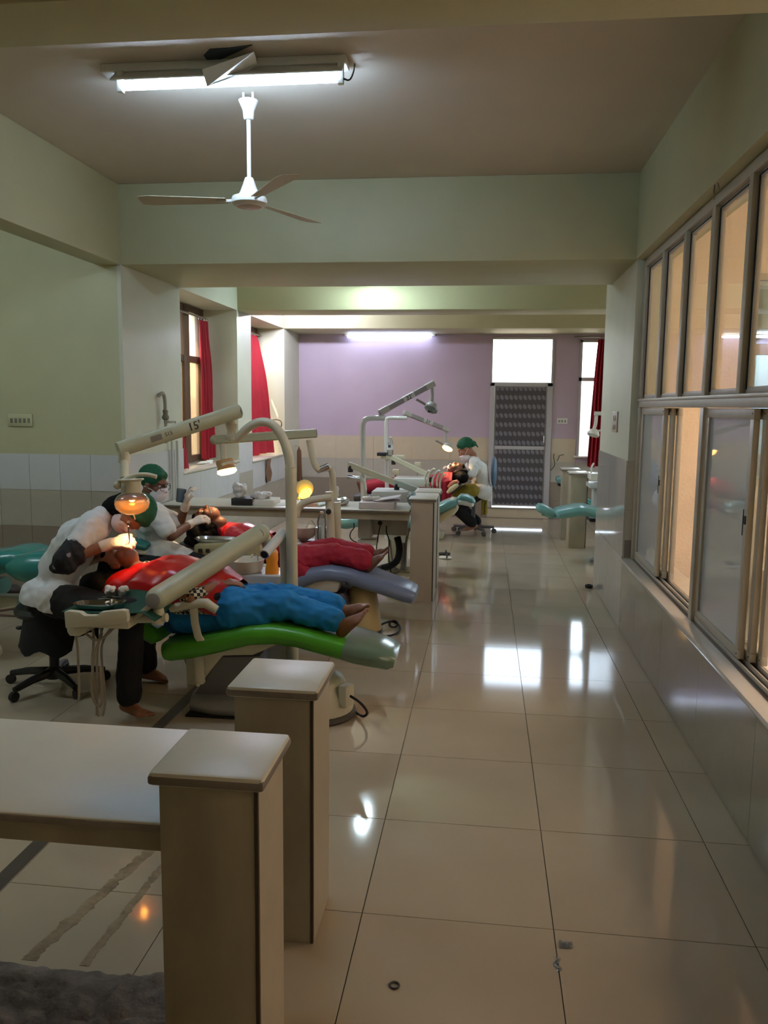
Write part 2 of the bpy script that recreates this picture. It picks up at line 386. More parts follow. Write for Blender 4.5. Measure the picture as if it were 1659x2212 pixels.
# right: low tiled wall under the sliding windows, head above it, and the tiled return beyond
wr = wall('wall_right', ((XR, -3.2, 0), (1.24, YA, .505)), m=TR)
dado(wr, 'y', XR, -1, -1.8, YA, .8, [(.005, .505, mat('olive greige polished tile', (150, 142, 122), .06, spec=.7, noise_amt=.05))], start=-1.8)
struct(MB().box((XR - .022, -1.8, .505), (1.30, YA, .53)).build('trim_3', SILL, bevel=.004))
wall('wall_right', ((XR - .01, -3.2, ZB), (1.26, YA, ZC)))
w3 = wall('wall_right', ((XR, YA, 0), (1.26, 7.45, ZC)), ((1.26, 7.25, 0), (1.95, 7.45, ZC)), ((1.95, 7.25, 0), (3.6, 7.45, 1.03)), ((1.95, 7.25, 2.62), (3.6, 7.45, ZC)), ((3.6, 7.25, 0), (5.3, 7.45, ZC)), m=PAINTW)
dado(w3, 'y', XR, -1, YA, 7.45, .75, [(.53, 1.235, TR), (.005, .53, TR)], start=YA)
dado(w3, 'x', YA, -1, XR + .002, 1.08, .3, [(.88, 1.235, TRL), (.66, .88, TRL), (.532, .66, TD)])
wall('wall_right', ((5.2, 7.45, 0), (5.3, YF, .95)), ((5.2, 7.45, 2.5), (5.3, YF, ZC)), ((5.2, 7.25, .95), (5.3, 7.7, 2.5)), ((5.2, 11.6, .95), (5.3, 12.1, 2.5)))
w8 = sroot('window_8', (5.24, 9.65, .95)); w9 = sroot('window_9', (3.5, YF + .06, .95))
for i in range(5):
    y = 7.7 + .975*i; MB().box((5.21, max(y - .03, 7.7), .95), (5.27, min(y + .03, 11.6), 2.5)).build('mullion', ALU, w8)
    x = 2.3 + .675*i; MB().box((max(x - .03, 2.3), YF + .03, .95), (min(x + .03, 5.0), YF + .09, 2.5)).build('mullion', ALU, w9)
    if i < 4:
        MB().box((5.238, y + .03, 1.0), (5.242, y + .945, 2.45)).build('pane', GLASS, w8, smooth=False)
        MB().box((x + .03, YF + .058, 1.0), (x + .645, YF + .062, 2.45)).build('pane', see_through('frosted pale glass', (200, 212, 222), .35, .1, body=(200, 212, 222), gloss=.1), w9, smooth=False)
for z in (.95, 2.45): MB().box((5.21, 7.7, z), (5.27, 11.6, z + .05)).build('transom', ALU, w8); MB().box((2.3, YF + .03, z), (5.0, YF + .09, z + .05)).build('transom', ALU, w9)
for i, (lo, hi) in enumerate((((-5.2, 2.13, ZB), (1.24, 2.38, ZC)), ((-2.93, -3.2, ZB), (XL, YA, ZC)), ((XL, YA, ZB), (1.24, YB, ZC)), ((XL, 8.9, ZB), (5.2, 9.42, ZC)), ((XL, 11.02, ZB), (5.2, YF, ZC)))):
    struct(MB().box(lo, hi).build('trim_%d' % (i + 4), PAINT, bevel=.006))
# outer shell so that light comes in only where the windows are
wall('wall_outer', ((-5.3, -3.3, ZC + .1), (1.26, 6.3, 3.9)), ((-3.3, 6.3, ZC + .1), (1.26, 12.1, 3.9)), ((1.26, 7.3, ZC + .1), (5.3, 12.1, 3.9)), m=OUTW)
# ---------------------------------------------------------------- courtyard shaft behind the sliding windows
wc = wall('wall_court', ((1.26, 6.6, -.3), (1.95, 6.75, 4.6)), ((1.95, 6.6, -.3), (5.4, 6.75, 1.03)), ((1.95, 6.6, 2.62), (5.4, 6.75, 4.6)), ((3.6, 6.6, 1.03), (5.4, 6.75, 2.62)), ((4.2, -3.3, -.3), (4.35, 6.6, 4.6)), ((1.26, -3.45, -.3), (5.4, -3.3, 4.6)), m=PEACH)
wall('floor_court', ((1.24, -3.3, -.3), (4.3, 6.7, .09)), m=SAND)
bn = struct(MB().box((2.14, 2.0, .09), (4.2, 6.6, .385)).build('ledge_court', PEACH, bevel=.01))
struct(MB().box((1.25, -1.8, .42), (1.36, YA + .6, .5)).build('ledge_court', SILL, bevel=.004))
wall('light_block_court', ((1.26, -3.3, 3.45), (3.22, 6.6, 3.57)), m=OUTW)  # slab added overhead, out of view, to cut the light in the shaft
# the window across the shaft and the room behind it
wx = sroot('window_7', (2.6, 6.62, 1.03))
for lo, hi in (((1.95, 6.58, 1.03), (3.6, 6.64, 1.08)), ((1.95, 6.58, 2.57), (3.6, 6.64, 2.62)), ((1.95, 6.58, 2.02), (3.6, 6.64, 2.1)), ((1.95, 6.58, 1.03), (2.02, 6.64, 2.62)), ((2.7, 6.58, 1.03), (2.76, 6.64, 2.62)), ((3.54, 6.58, 1.03), (3.6, 6.64, 2.62))):
    MB().box(lo, hi).build('frame_bar', ALU, wx, bevel=.004)
for lo, hi in (((2.02, 6.6, 1.08), (2.7, 6.604, 2.02)), ((2.76, 6.6, 1.08), (3.54, 6.604, 2.02)), ((2.02, 6.6, 2.1), (2.7, 6.604, 2.57)), ((2.76, 6.6, 2.1), (3.54, 6.604, 2.57))):
    MB().box(lo, hi).build('pane', GLASS, wx, smooth=False)

# ---------------------------------------------------------------- window 1: sliding aluminium windows on the right
w1 = sroot('window_1', (1.1, 4.0, .53))
XA, XB = 1.07, 1.17
def bar(lo, hi, name, parent=None, m=ALU): return MB().box(lo, hi).build(name, m, parent or w1, bevel=.003)
bar((XA, -1.6, 2.575), (XB, 5.98, 2.625), 'frame_head')
bar((XA, -1.6, 1.613), (XB, 5.98, 1.668), 'transom'); bar((XA - .006, -1.6, 1.655), (XB, 5.98, 1.672), 'transom_lip')
MAIN = [5.955, 4.255, 2.555, .855, -.845]
for k, y in enumerate(MAIN):
    bar((XA, y - .03, 1.672), (XA + .045, y + .03, 2.575), 'mullion'); bar((XA, y - .03, .53), (XA + .02, y + .03, 1.613), 'mullion')
    if k < 4:
        for q in (1, 2): bar((XA, y - 1.7*q/3 - .026, 1.672), (XA + .045, y - 1.7*q/3 + .026, 2.575), 'mullion')
        for q in range(3):
            y1, y0 = y - 1.7*q/3 - .03, y - 1.7*(q + 1)/3 + .03
            b = MB()
            for lo, hi in (((1.095, y0, 1.672), (1.115, y1, 1.70)), ((1.095, y0, 2.545), (1.115, y1, 2.575)), ((1.095, y0, 1.7), (1.115, y0 + .02, 2.545)), ((1.095, y1 - .03, 1.7), (1.115, y1, 2.545))): b.box(lo, hi)
            fr = b.build('pane_frame', ALU, w1, bevel=.002)
            MB().box((1.103, y0 + .018, 1.698), (1.107, y1 - .028, 2.547)).build('pane', GLASS, fr, smooth=False)
            gk = MB().box((1.0915, y1 - .016, 1.69), (1.0955, y1 - .001, 2.56)).box((1.0925, y0, 2.558), (1.0955, y1 - .008, 2.564)); gk.build('gasket', GASK, fr, smooth=False)
        for r_, x in enumerate((1.09, 1.125, 1.16)): bar((x - .004, y - 1.67, .531), (x + .004, y - .03, .552), 'track_rail')
        bar((XA, y - 1.67, .5305), (XB + .02, y - .03, .534), 'track_bed', m=ALUD)
        for r_, (x, yo) in enumerate(((1.1, 0), (1.135, -.045), (1.168, -.085))):
            y1, y0 = y - .035 + yo, y - .035 - .72 + yo; t = .045; b = MB()
            for lo, hi in (((x - .013, y0, .556), (x + .013, y1, .596)), ((x - .013, y0, 1.565), (x + .013, y1, 1.61)), ((x - .013, y0, .596), (x + .013, y0 + t, 1.565)), ((x - .013, y1 - t, .596), (x + .013, y1, 1.565))): b.box(lo, hi)
            sh = b.build('sash', ALU, w1, bevel=.002)
            MB().box((x - .002, y0 + t - .002, .594), (x + .002, y1 - t + .002, 1.567)).build('pane', GLASSB if r_ == 0 else GLASS, sh, smooth=False)
            bb = MB()
            for zz in (.575, 1.59): bb.lathe([(.004, 0), (.004, .002)], (x - .0145, y0 + .02, zz), (1, 0, 0), 8)
            bb.build('screw_head', GASK, sh)
            if r_ == 0:
                MB().box((x - .016, y0 + .012, 1.13), (x - .012, y0 + .034, 1.165)).build('latch', GASK, sh)
                MB().box((x - .016, y0 + .045, 1.08), (x - .013, y0 + .049, 1.19)).build('gasket', GASK, sh)
# a bit of wire hooked at the window head
tag(MB().tube(smoothpath([(1.03, 4.02, 2.60), (1.02, 4.05, 2.66), (1.02, 4.08, 2.60), (1.015, 4.03, 2.575), (1.02, 4.07, 2.565)]), .0025, 6).build('wire', mat('grey wire', (90, 84, 76), .5)), 'thin loose loop of wire hooked above the white window head', 'wire')

# ---------------------------------------------------------------- left windows (brown frames), recessed
for wn, ya, yb, zs in (('window_2', 7.2, 8.87, .985), ('window_3', 9.44, 11.01, .94)):
    wq = sroot(wn, (-3.14, (ya + yb)/2, zs))
    vs = [ya, ya + .62, yb - .62, yb - .13] if wn == 'window_2' else [ya, ya + .52, ya + 1.04, yb - .07]
    for i, y in enumerate(vs): MB().box((-3.17, y, zs), (-3.11, y + (.16 if i == 2 else .1), 2.62)).build('mullion', BROWN, wq, bevel=.004)
    for z in (zs, 2.04, 2.56): MB().box((-3.165, ya, z), (-3.115, yb, z + .07)).build('transom', BROWN, wq, bevel=.004)
    for i in range(3):
        a, b = vs[i] + .1, vs[i+1]
        MB().box((-3.142, a, 2.1), (-3.138, b, 2.57)).build('pane', GLASS, wq, smooth=False)
        MB().box((-3.142, a, zs + .06), (-3.138, b, 2.05)).build('pane', FROST, wq, smooth=False)
wall('wall_outer', ((-6.2, 4.0, -.5), (-6.0, 16, 2.35)), m=OUTW)
wall('floor_outer', ((-12, 6.3, -.6), (-3.3, 22, -.4)), ((-3.3, 12.1, -.6), (12, 24, -.4)), ((5.3, 6.8, -.6), (12, 12.1, -.4)), m=SAND)
# ---------------------------------------------------------------- door with fanlight, slim far window
DP = mat('printed door panel', (78, 74, 80), .5)
nt = DP.node_tree; N = nt.nodes.new; L = nt.links.new
tc = N('ShaderNodeTexCoord'); sp = N('ShaderNodeSeparateXYZ'); L(tc.outputs['Object'], sp.inputs[0])
def mth(op, a, b=None):
    m = N('ShaderNodeMath'); m.operation = op
    for i, x in enumerate((a, b)):
        if x is None: continue
        if isinstance(x, (int, float)): m.inputs[i].default_value = x
        else: L(x, m.inputs[i])
    return m.outputs[0]
fx = mth('SUBTRACT', mth('FRACT', mth('DIVIDE', sp.outputs[0], .0655)), .5); fz = mth('SUBTRACT', mth('FRACT', mth('DIVIDE', sp.outputs[2], .129)), .5)
sx = mth('ADD', mth('MULTIPLY', fx, 1.0), mth('MULTIPLY', fz, .5))
dd = mth('ADD', mth('POWER', mth('ABSOLUTE', mth('MULTIPLY', sx, 2.5)), 2), mth('POWER', mth('ABSOLUTE', mth('MULTIPLY', fz, 3.6)), 2))
mr = N('ShaderNodeMapRange'); L(dd, mr.inputs[0]); mr.inputs[1].default_value = .75; mr.inputs[2].default_value = 1.1; mr.inputs[3].default_value = 1; mr.inputs[4].default_value = 0
mx = N('ShaderNodeMix'); mx.data_type = 'RGBA'; mx.inputs['A'].default_value = lin((74, 70, 74)); mx.inputs['B'].default_value = lin((118, 116, 124)); L(mr.outputs[0], mx.inputs['Factor'])
L(mx.outputs['Result'], nt.nodes['Principled BSDF'].inputs['Base Color'])
d1 = sroot('door_1', (.5, YF, .15))
DW = mat('grey white door frame', (176, 174, 176), .45)
for lo, hi in (((.06, 11.87, .15), (.125, 11.97, 1.95)), ((.865, 11.87, .15), (.94, 11.97, 1.95)), ((.06, 11.87, 1.9), (.94, 11.97, 1.955)), ((.06, 11.87, .15), (.94, 11.97, .155))):
    MB().box(lo, hi).build('frame_bar', DW, d1, bevel=.004)
for nm, lo, hi in (('door_leaf', (.126, 11.9, .178), (.864, 11.93, 1.9)),): lf = MB().box(lo, hi).build(nm, DW, d1)
for z0, z1 in ((.2, 1.0), (1.05, 1.885)): MB().box((.15, 11.892, z0), (.845, 11.9, z1)).build('printed_panel', DP, lf, smooth=False)
MB().box((.13, 11.885, 1.0), (.86, 11.9, 1.05)).build('mid_rail', DW, lf, bevel=.003)
MB().tube([(.835, 11.86, 1.1), (.835, 11.86, 1.2)], .009, 8).build('handle', CHROME, lf)
w4 = sroot('window_4', (.5, YF, 1.95))
for lo, hi in (((.06, 11.88, 2.56), (.94, 11.96, 2.59)), ((.06, 11.88, 1.955), (.085, 11.96, 2.56)), ((.915, 11.88, 1.955), (.94, 11.96, 2.56))): MB().box(lo, hi).build('frame_bar', DW, w4)
MB().box((.085, 11.92, 1.955), (.915, 11.924, 2.56)).build('pane', GLASS, w4, smooth=False)
w5 = sroot('window_5', (1.42, YF, .93))
for lo, hi in (((1.3, 11.88, .925), (1.335, 11.98, 2.55)), ((1.82, 11.88, .925), (1.86, 11.98, 2.55)), ((1.3, 11.88, 1.98), (1.86, 11.98, 2.03)), ((1.3, 11.88, 2.52), (1.86, 11.98, 2.55)), ((1.56, 11.88, .925), (1.6, 11.98, 2.55))):
    MB().box(lo, hi).build('frame_bar', DW, w5)
for x0, x1 in ((1.335, 1.56), (1.6, 1.82)):
    MB().box((x0, 11.92, .925), (x1, 11.924, 1.98)).build('pane', GLASS, w5, smooth=False); MB().box((x0, 11.92, 2.03), (x1, 11.924, 2.52)).build('pane', GLASS, w5, smooth=False)
MB().box((1.26, 11.82, .9), (1.88, 12.0, .925)).build('window_sill', SILL, w5, bevel=.003)
# ---------------------------------------------------------------- curtains
def curtain(name, label, base, top, zt, zb, off, folds, depth, waist=None, rod=None):
    """base/top: ((x,y),(x,y)) plan lines at hem and head; off = fold direction"""
    g = []; nu, nv = 12*folds, 26
    for i in range(nu + 1):
        u = i/nu; row = []
        for j in range(nv + 1):
            t = j/nv; z = zt + (zb - zt)*t; w = t**.8
            a = Vector(top[0]).lerp(Vector(base[0]), w); b = Vector(top[1]).lerp(Vector(base[1]), w)
            p = a.lerp(b, u); d = math.sin(u*folds*2*math.pi + .6*math.sin(t*5))*depth*(.6 + .5*t) + .012*noise.noise(Vector((u*7, t*4, zb)))
            row.append((p.x + off[0]*d, p.y + off[1]*d, z + (.02*noise.noise(Vector((u*3, 1, zt))) if j == nv else 0)))
        g.append(row)
    root = thing(name, label, 'curtain', ((base[0][0] + base[1][0])/2, (base[0][1] + base[1][1])/2, zb))
    MB().sheet(g, .002).build('cloth', RED, root)
    if rod: MB().tube(rod, .011, 8).build('curtain_rod', mat('steel rod', (150, 140, 126), .35, metal=.6), root)
    for i in range(folds):
        p = Vector(top[0]).lerp(Vector(top[1]), (i + .5)/folds); MB().tube(arc((p.x, p.y, zt + .012), .016, 0, 330, (off[0], off[1], 0), (0, 0, 1), 8), .003, 5).build('curtain_ring', CHROME, root)
curtain('curtain', 'red curtain gathered at the right end of the nearer brown window', ((-3.06, 8.62), (-3.0, 8.86)), ((-3.08, 8.63), (-3.06, 8.84)), 2.5, 1.0, (1, 0), 4, .028, rod=[(-3.07, 7.2, 2.53), (-3.07, 8.8, 2.53)])
curtain('curtain', 'red curtain slanting across the second window deeper in the room', ((-3.02, 9.75), (-2.81, 10.8)), ((-3.05, 10.2), (-3.03, 10.72)), 2.5, .955, (1, 0), 5, .03, rod=[(-3.06, 9.44, 2.53), (-3.06, 11.0, 2.53)])
curtain('curtain', 'red curtain end trailing on the sill beside the pale column', ((-2.80, 7.19), (-2.765, 7.42)), ((-3.0, 7.19), (-3.0, 7.3)), 2.5, .99, (1, 0), 2, .012)
curtain('curtain', 'dusty pink red curtain by the slim bright window at the far end', ((1.44, 11.74), (1.66, 11.74)), ((1.53, 11.78), (1.68, 11.78)), 2.55, .78, (0, 1), 4, .03, rod=[(1.2, 11.79, 2.585), (1.95, 11.79, 2.585)])
# ---------------------------------------------------------------- lights and fan on the ceiling
TUBE = emis('fluorescent tube', (196, 224, 255), 48)
def batten(label, lo, hi, axis, zt, tube_r=.013, k=TUBE):
    root = thing('tube_light', label, 'light', ((lo[0]+hi[0])/2, (lo[1]+hi[1])/2, zt))
    return root
tl = thing('tube_light', 'long white fluorescent batten lit on the ceiling above the fan', 'light', (-1.27, 3.97, ZC))
MB().box((-1.87, 3.93, 3.17), (-.68, 4.04, ZC)).build('batten', WHITE, tl, bevel=.006)
b = MB(); b.prism([(-1.79, 0), (-.70, 0), (-.70, .004), (-1.79, .004)], 0, .1)
b = MB().add([(-1.80, 3.88, 3.115), (-.69, 3.88, 3.115), (-.69, 3.95, 3.17), (-1.80, 3.95, 3.17), (-1.80, 3.876, 3.119), (-.69, 3.876, 3.119), (-.69, 3.946, 3.174), (-1.80, 3.946, 3.174)], [(0,1,2,3),(7,6,5,4),(0,4,5,1),(1,5,6,2),(2,6,7,3),(3,7,4,0)])
b.build('reflector', WHITE, tl, smooth=False)
MB().tube([(-1.755, 3.925, 3.105), (-.715, 3.925, 3.105)], .022, 12).build('tube', TUBE, tl)
MB().box((-1.78, 3.91, 3.075), (-1.755, 3.94, 3.17)).build('lamp_holder', WHITE, tl); MB().box((-.715, 3.91, 3.075), (-.69, 3.94, 3.17)).build('lamp_holder', WHITE, tl)
MB().tube(smoothpath([(-.69, 3.93, 3.1), (-.66, 3.92, 3.085), (-.645, 3.94, 3.13), (-.65, 4.0, 3.19)]), .004, 6).build('lead', DARK, tl)
pl = [at(436, 150, 3.86), at(548, 112, 3.80), at(556, 140, 3.90), at(520, 162, 3.90), at(447, 187, 3.90)]
b = MB(); n_ = len(pl); b.add(list(pl) + [p + Vector((0, .006, .004)) for p in pl], [tuple(range(n_)), tuple(reversed(range(n_, 2*n_)))] + [(i, i + n_, (i+1) % n_ + n_, (i+1) % n_) for i in range(n_)])
tag(b.build('ceiling_flap', mat('white board', (222, 222, 220), .6), smooth=False), 'loose white board hanging aslant over the lit tube', 'board')
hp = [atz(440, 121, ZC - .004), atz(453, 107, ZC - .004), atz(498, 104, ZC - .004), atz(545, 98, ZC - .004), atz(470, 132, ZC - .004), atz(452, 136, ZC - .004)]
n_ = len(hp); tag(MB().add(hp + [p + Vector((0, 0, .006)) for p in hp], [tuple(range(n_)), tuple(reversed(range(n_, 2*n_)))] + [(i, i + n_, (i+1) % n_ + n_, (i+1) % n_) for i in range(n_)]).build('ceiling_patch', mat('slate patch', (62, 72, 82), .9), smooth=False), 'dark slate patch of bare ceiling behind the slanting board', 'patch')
tl2 = thing('tube_light', 'tube light on the far lilac wall under the last beam', 'light', (-1.4, 11.86, 2.62))
MB().box((-2.05, 11.83, 2.6), (-.74, 11.9, 2.63)).build('batten', WHITE, tl2, bevel=.005)
MB().tube([(-2.0, 11.80, 2.585), (-.79, 11.80, 2.585)], .014, 10).build('tube', emis('far tube', (206, 220, 255), 12), tl2)
tl3 = thing('tube_light', 'short louvred tube light above the middle of the ward', 'light', (-1.24, 8.6, 3.0))
MB().box((-1.32, 8.25, 3.0), (-1.16, 8.76, 3.06)).build('batten', WHITE, tl3, bevel=.005)
MB().tube([(-1.27, 8.28, 2.98), (-1.27, 8.72, 2.98)], .016, 10).tube([(-1.21, 8.28, 2.98), (-1.21, 8.72, 2.98)], .016, 10).build('tube', emis('ward tube', (206, 232, 240), 190), tl3)
for i in range(8): MB().box((-1.315, 8.27 + .065*i, 2.955), (-1.165, 8.275 + .065*i, 3.0)).build('louvre', WHITE, tl3, smooth=False)
MB().box((-1.26, 8.5, 3.06), (-1.22, 8.6, ZC)).build('hanger', WHITE, tl3)
for lx, ly, lb in ((-4.0, 3.2, 'added fill batten, out of view on the ceiling of the left bay'),):
    tb = thing('tube_light', lb, 'light', (lx, ly, ZC))  # fill lamp added out of view to lift the left side
    MB().box((lx - .6, ly - .03, 3.16), (lx + .6, ly + .03, ZC)).build('batten', WHITE, tb, bevel=.005)
    MB().tube([(lx - .56, ly, 3.13), (lx + .56, ly, 3.13)], .022, 12).build('tube', emis('added bay fill lamp', (214, 236, 250), 60), tb)
tb = thing('tube_light', 'tube light on the back wall of the right bay, seen through the courtyard window', 'light', (3.9, 11.86, 2.62))
MB().box((3.3, 11.84, 2.575), (4.6, 11.9, 2.615)).build('batten', WHITE, tb, bevel=.005)
MB().tube([(3.35, 11.83, 2.595), (4.55, 11.83, 2.595)], .014, 10).build('tube', TUBE, tb)
tb = thing('tube_light', 'added short tube light, out of view between the last two beams', 'light', (-2.3, 10.2, ZC))  # lamp added behind the beam, out of view, to brighten the far wall
MB().box((-2.69, 10.17, 2.78), (-1.96, 10.23, 2.82)).build('batten', WHITE, tb, bevel=.005)
for x in (-2.5, -2.15): MB().tube([(x, 10.2, 2.82), (x, 10.2, ZC)], .006, 6).build('hanger_rod', WHITE, tb)
MB().tube([(-2.65, 10.2, 2.755), (-2.0, 10.2, 2.755)], .02, 10).build('tube', emis('added far fill tube', (220, 222, 245), 210), tb)
fx_, fy_ = -1.266, 4.351
fan = thing('ceiling_fan', 'white ceiling fan on a long rod below the fluorescent tube', 'fan', (fx_, fy_, ZC))
MB().lathe([(.02, 3.075), (.026, 3.08), (.03, 3.12), (.05, 3.165), (.052, 3.17), (.03, 3.172)], (fx_, fy_, 0)).build('canopy', WHITE, fan)
MB().box((fx_ - .03, fy_ - .008, 3.15), (fx_ - .02, fy_ + .008, ZC)).build('hook_bracket', WHITE, fan); MB().box((fx_ + .02, fy_ - .008, 3.15), (fx_ + .03, fy_ + .008, ZC)).build('hook_bracket', WHITE, fan)
MB().tube([(fx_, fy_, 2.76), (fx_, fy_, 3.09)], .011, 10).build('rod', WHITE, fan)
MB().lathe([(.012, 2.79), (.022, 2.785), (.034, 2.75), (.048, 2.715), (.056, 2.70), (.058, 2.695), (.03, 2.69)], (fx_, fy_, 0)).build('cup', WHITE, fan)
MB().lathe([(.03, 2.70), (.06, 2.698), (.088, 2.688), (.095, 2.67), (.093, 2.655), (.075, 2.64), (.07, 2.638)], (fx_, fy_, 0), n=28).build('motor', WHITE, fan)
MB().lathe([(.0, 2.633), (.05, 2.634), (.07, 2.639), (.068, 2.645)], (fx_, fy_, 0), n=28).build('motor_cover', mat('brown fan cap', (150, 118, 96), .3), fan)
FB = mat('beige fan blade', (178, 168, 138), .5)
for a in (186, 306, 66):
    ca, sa = math.cos(math.radians(a)), math.sin(math.radians(a)); M = Matrix(((ca, -sa, 0), (sa, ca, 0), (0, 0, 1)))
    g = []
    for i in range(9):
        t = i/8; x = .12 + .46*t; hw = .035 + .03*t if i < 8 else .05
        g.append([M @ Vector((x, k*hw, k*hw*.16)) + Vector((fx_, fy_, 2.668)) for k in (-1, 0, 1)])
    bl = MB().sheet(g, .0025).build('blade', FB, fan)
    c0 = M @ Vector((.08, 0, 0)) + Vector((fx_, fy_, 2.67)); c1 = M @ Vector((.17, 0, 0)) + Vector((fx_, fy_, 2.665))
    MB().tube([c0, c1], .008, 6).build('blade_arm', WHITE, bl)
# ---------------------------------------------------------------- counters and end piers
LAM = mat('off white laminate', (206, 202, 184), .38, noise_amt=.05, noise_scale=5, bump=.04)
LAMD = mat('grimy cream laminate', (160, 150, 128), .45, noise_amt=.22, noise_scale=7, stretch=(1, 1, .35))
NOSE = mat('worn grey edging', (124, 114, 104), .5, noise_amt=.2, noise_scale=20)
def pier(label, x0, x1, y0, y1, zt, top=LAM, side=LAMD, side2=None, ov=.018):
    r = thing('counter_pier', label, 'pier', ((x0+x1)/2, (y0+y1)/2, 0))
    MB().box((x0, y0, 0), (x1, y1, zt - .034)).build('body', side, r, bevel=.002)
    MB().box((x1, y0 + .004, .004), (x1 + .003, y1 - .004, zt - .036)).build('side_panel', side2 or mat('dull cream laminate', (176, 164, 142), .4, noise_amt=.06), r, smooth=False)
    MB().box((x1 - .007, y0 - .0015, .004), (x1 + .001, y0 + .006, zt - .036)).build('edge_strip', mat('dark glue line', (62, 50, 38), .6), r, smooth=False)
    MB().box((x0 - ov, y0 - ov, zt - .034), (x1 + ov, y1 + ov, zt)).build('cap_slab', top, r, bevel=.010)
    MB().box((x0 - ov - .002, y0 - ov - .002, zt - .031), (x1 + ov + .002, y1 + ov + .002, zt - .007)).build('edging', NOSE, r, bevel=.008)
    return r
def worktop(label, x0, x1, y0, y1, zt, apron=.06, seam=None):
    r = thing('worktop', label, 'counter', ((x0+x1)/2, (y0+y1)/2, zt))
    MB().box((x0, y0, zt - .025), (x1, y1, zt)).build('top_slab', LAM, r, bevel=.008)
    MB().box((x0, y0 - .003, zt - .023), (x1, y1 + .003, zt - .005)).build('edging', NOSE, r, bevel=.005)
    MB().box((x0, y0 + .03, zt - .025 - apron), (x1, y0 + .045, zt - .025)).build('apron', LAMD, r)
    MB().box((x0, y1 - .045, zt - .025 - apron), (x1, y1 - .03, zt - .025)).build('apron', LAMD, r)
    MB().box((x0 - .02, y0 + .03, 0), (x0, y1 - .03, zt)).build('end_panel', LAMD, r)
    return r
pier('cream end pier nearest the camera, joined to the empty worktop', -.70, -.475, 1.645, 1.865, .80)
pier('cream pier standing just behind the empty worktop', -.705, -.472, 2.213, 2.455, .797)
worktop('long empty cream worktop in the lower left corner', -4.2, -.703, 1.66, 2.19, .663)
pier('cream pier closing the cluttered worktop in mid room', -.585, -.395, 6.58, 6.98, .862, side=mat('beige pier laminate', (190, 174, 154), .4, noise_amt=.06))
pier('cream pier just beyond the one closing the cluttered worktop', -.585, -.395, 7.10, 7.40, .862, side=mat('beige pier laminate', (190, 174, 154), .4, noise_amt=.06))
worktop('long worktop cluttered with books, trays and bags in mid room', -2.70, -.59, 6.5, 7.06, .765)
pier('white capped pier in the right bay, nearer of the two', .99, 1.18, 9.45, 9.75, .872)
pier('white capped pier in the right bay, farther of the two', .955, 1.15, 10.05, 10.3, .872)

# ---------------------------------------------------------------- dental equipment materials
CREAM = mat('cream enamel', (206, 200, 176), .35, noise_amt=.05)
PALEG = mat('aged pale green grey enamel', (170, 172, 146), .38, noise_amt=.06)
GREY = mat('grey enamel', (142, 140, 138), .4, noise_amt=.08)
GREEN = mat('bright green vinyl', (74, 150, 34), .32, noise_amt=.04)
SLATE = mat('slate blue grey vinyl', (112, 122, 148), .28, noise_amt=.04)
TEAL = mat('teal vinyl', (44, 124, 116), .26, noise_amt=.06)
TEALP = mat('pale teal vinyl', (110, 160, 156), .24, noise_amt=.04)
RUBBER = mat('black rubber', (18, 18, 18), .7)
HOSE = mat('grey beige hose', (150, 138, 120), .5)
STEEL = CHROME
AMBER = mat('amber disinfectant', (240, 150, 40), .25, emit=None)
CLEAR = see_through('clear plastic', (235, 240, 240), .16, .05, gloss=.3)
POLY = see_through('thin polythene', (225, 235, 232), .42, .15, body=(205, 222, 216), gloss=.3)
CLOTHG = mat('dark green surgical cloth', (6, 66, 50), .85, noise_amt=.2, bump=.2)
PAPER = mat('white paper', (226, 222, 214), .8)
FOIL = mat('crumpled silvery wrapper', (196, 194, 192), .22, metal=.75, bump=1.0, bump_scale=26)
LAMPON = emis('lamp filament glow', (255, 172, 70), 30)
LAMPSOFT = emis('warm lamp glass', (255, 190, 110), 5)
INK = mat('black ink', (24, 24, 24), .6)
def lamp_light(name, loc, target, power, parent, size=60, col=(1, .62, .28)):
    l = bpy.data.lights.new(name, 'SPOT'); l.energy = power; l.color = col; l.spot_size = math.radians(size); l.spot_blend = .5; l.shadow_soft_size = .03
    o = bpy.data.objects.new(name, l); COL.objects.link(o); d = Vector(target) - Vector(loc)
    o.matrix_basis = Matrix.Translation(loc) @ d.to_track_quat('-Z', 'Y').to_matrix().to_4x4()
    o.parent = parent; o.matrix_parent_inverse = root_mat(parent).inverted(); return o
def strip(label_pts, Y): return [at(u, v, Y) for u, v in label_pts]
def chair_profile(pts, Y, hw, thick):
    """centre-line stations from upper-edge pixels"""
    out = []
    for i, (u, v) in enumerate(pts):
        p = at(u, v, Y); th = thick[i] if isinstance(thick, list) else thick; w = hw[i] if isinstance(hw, list) else hw
        out.append((p.x, p.z - th/2, th, w))
    return out

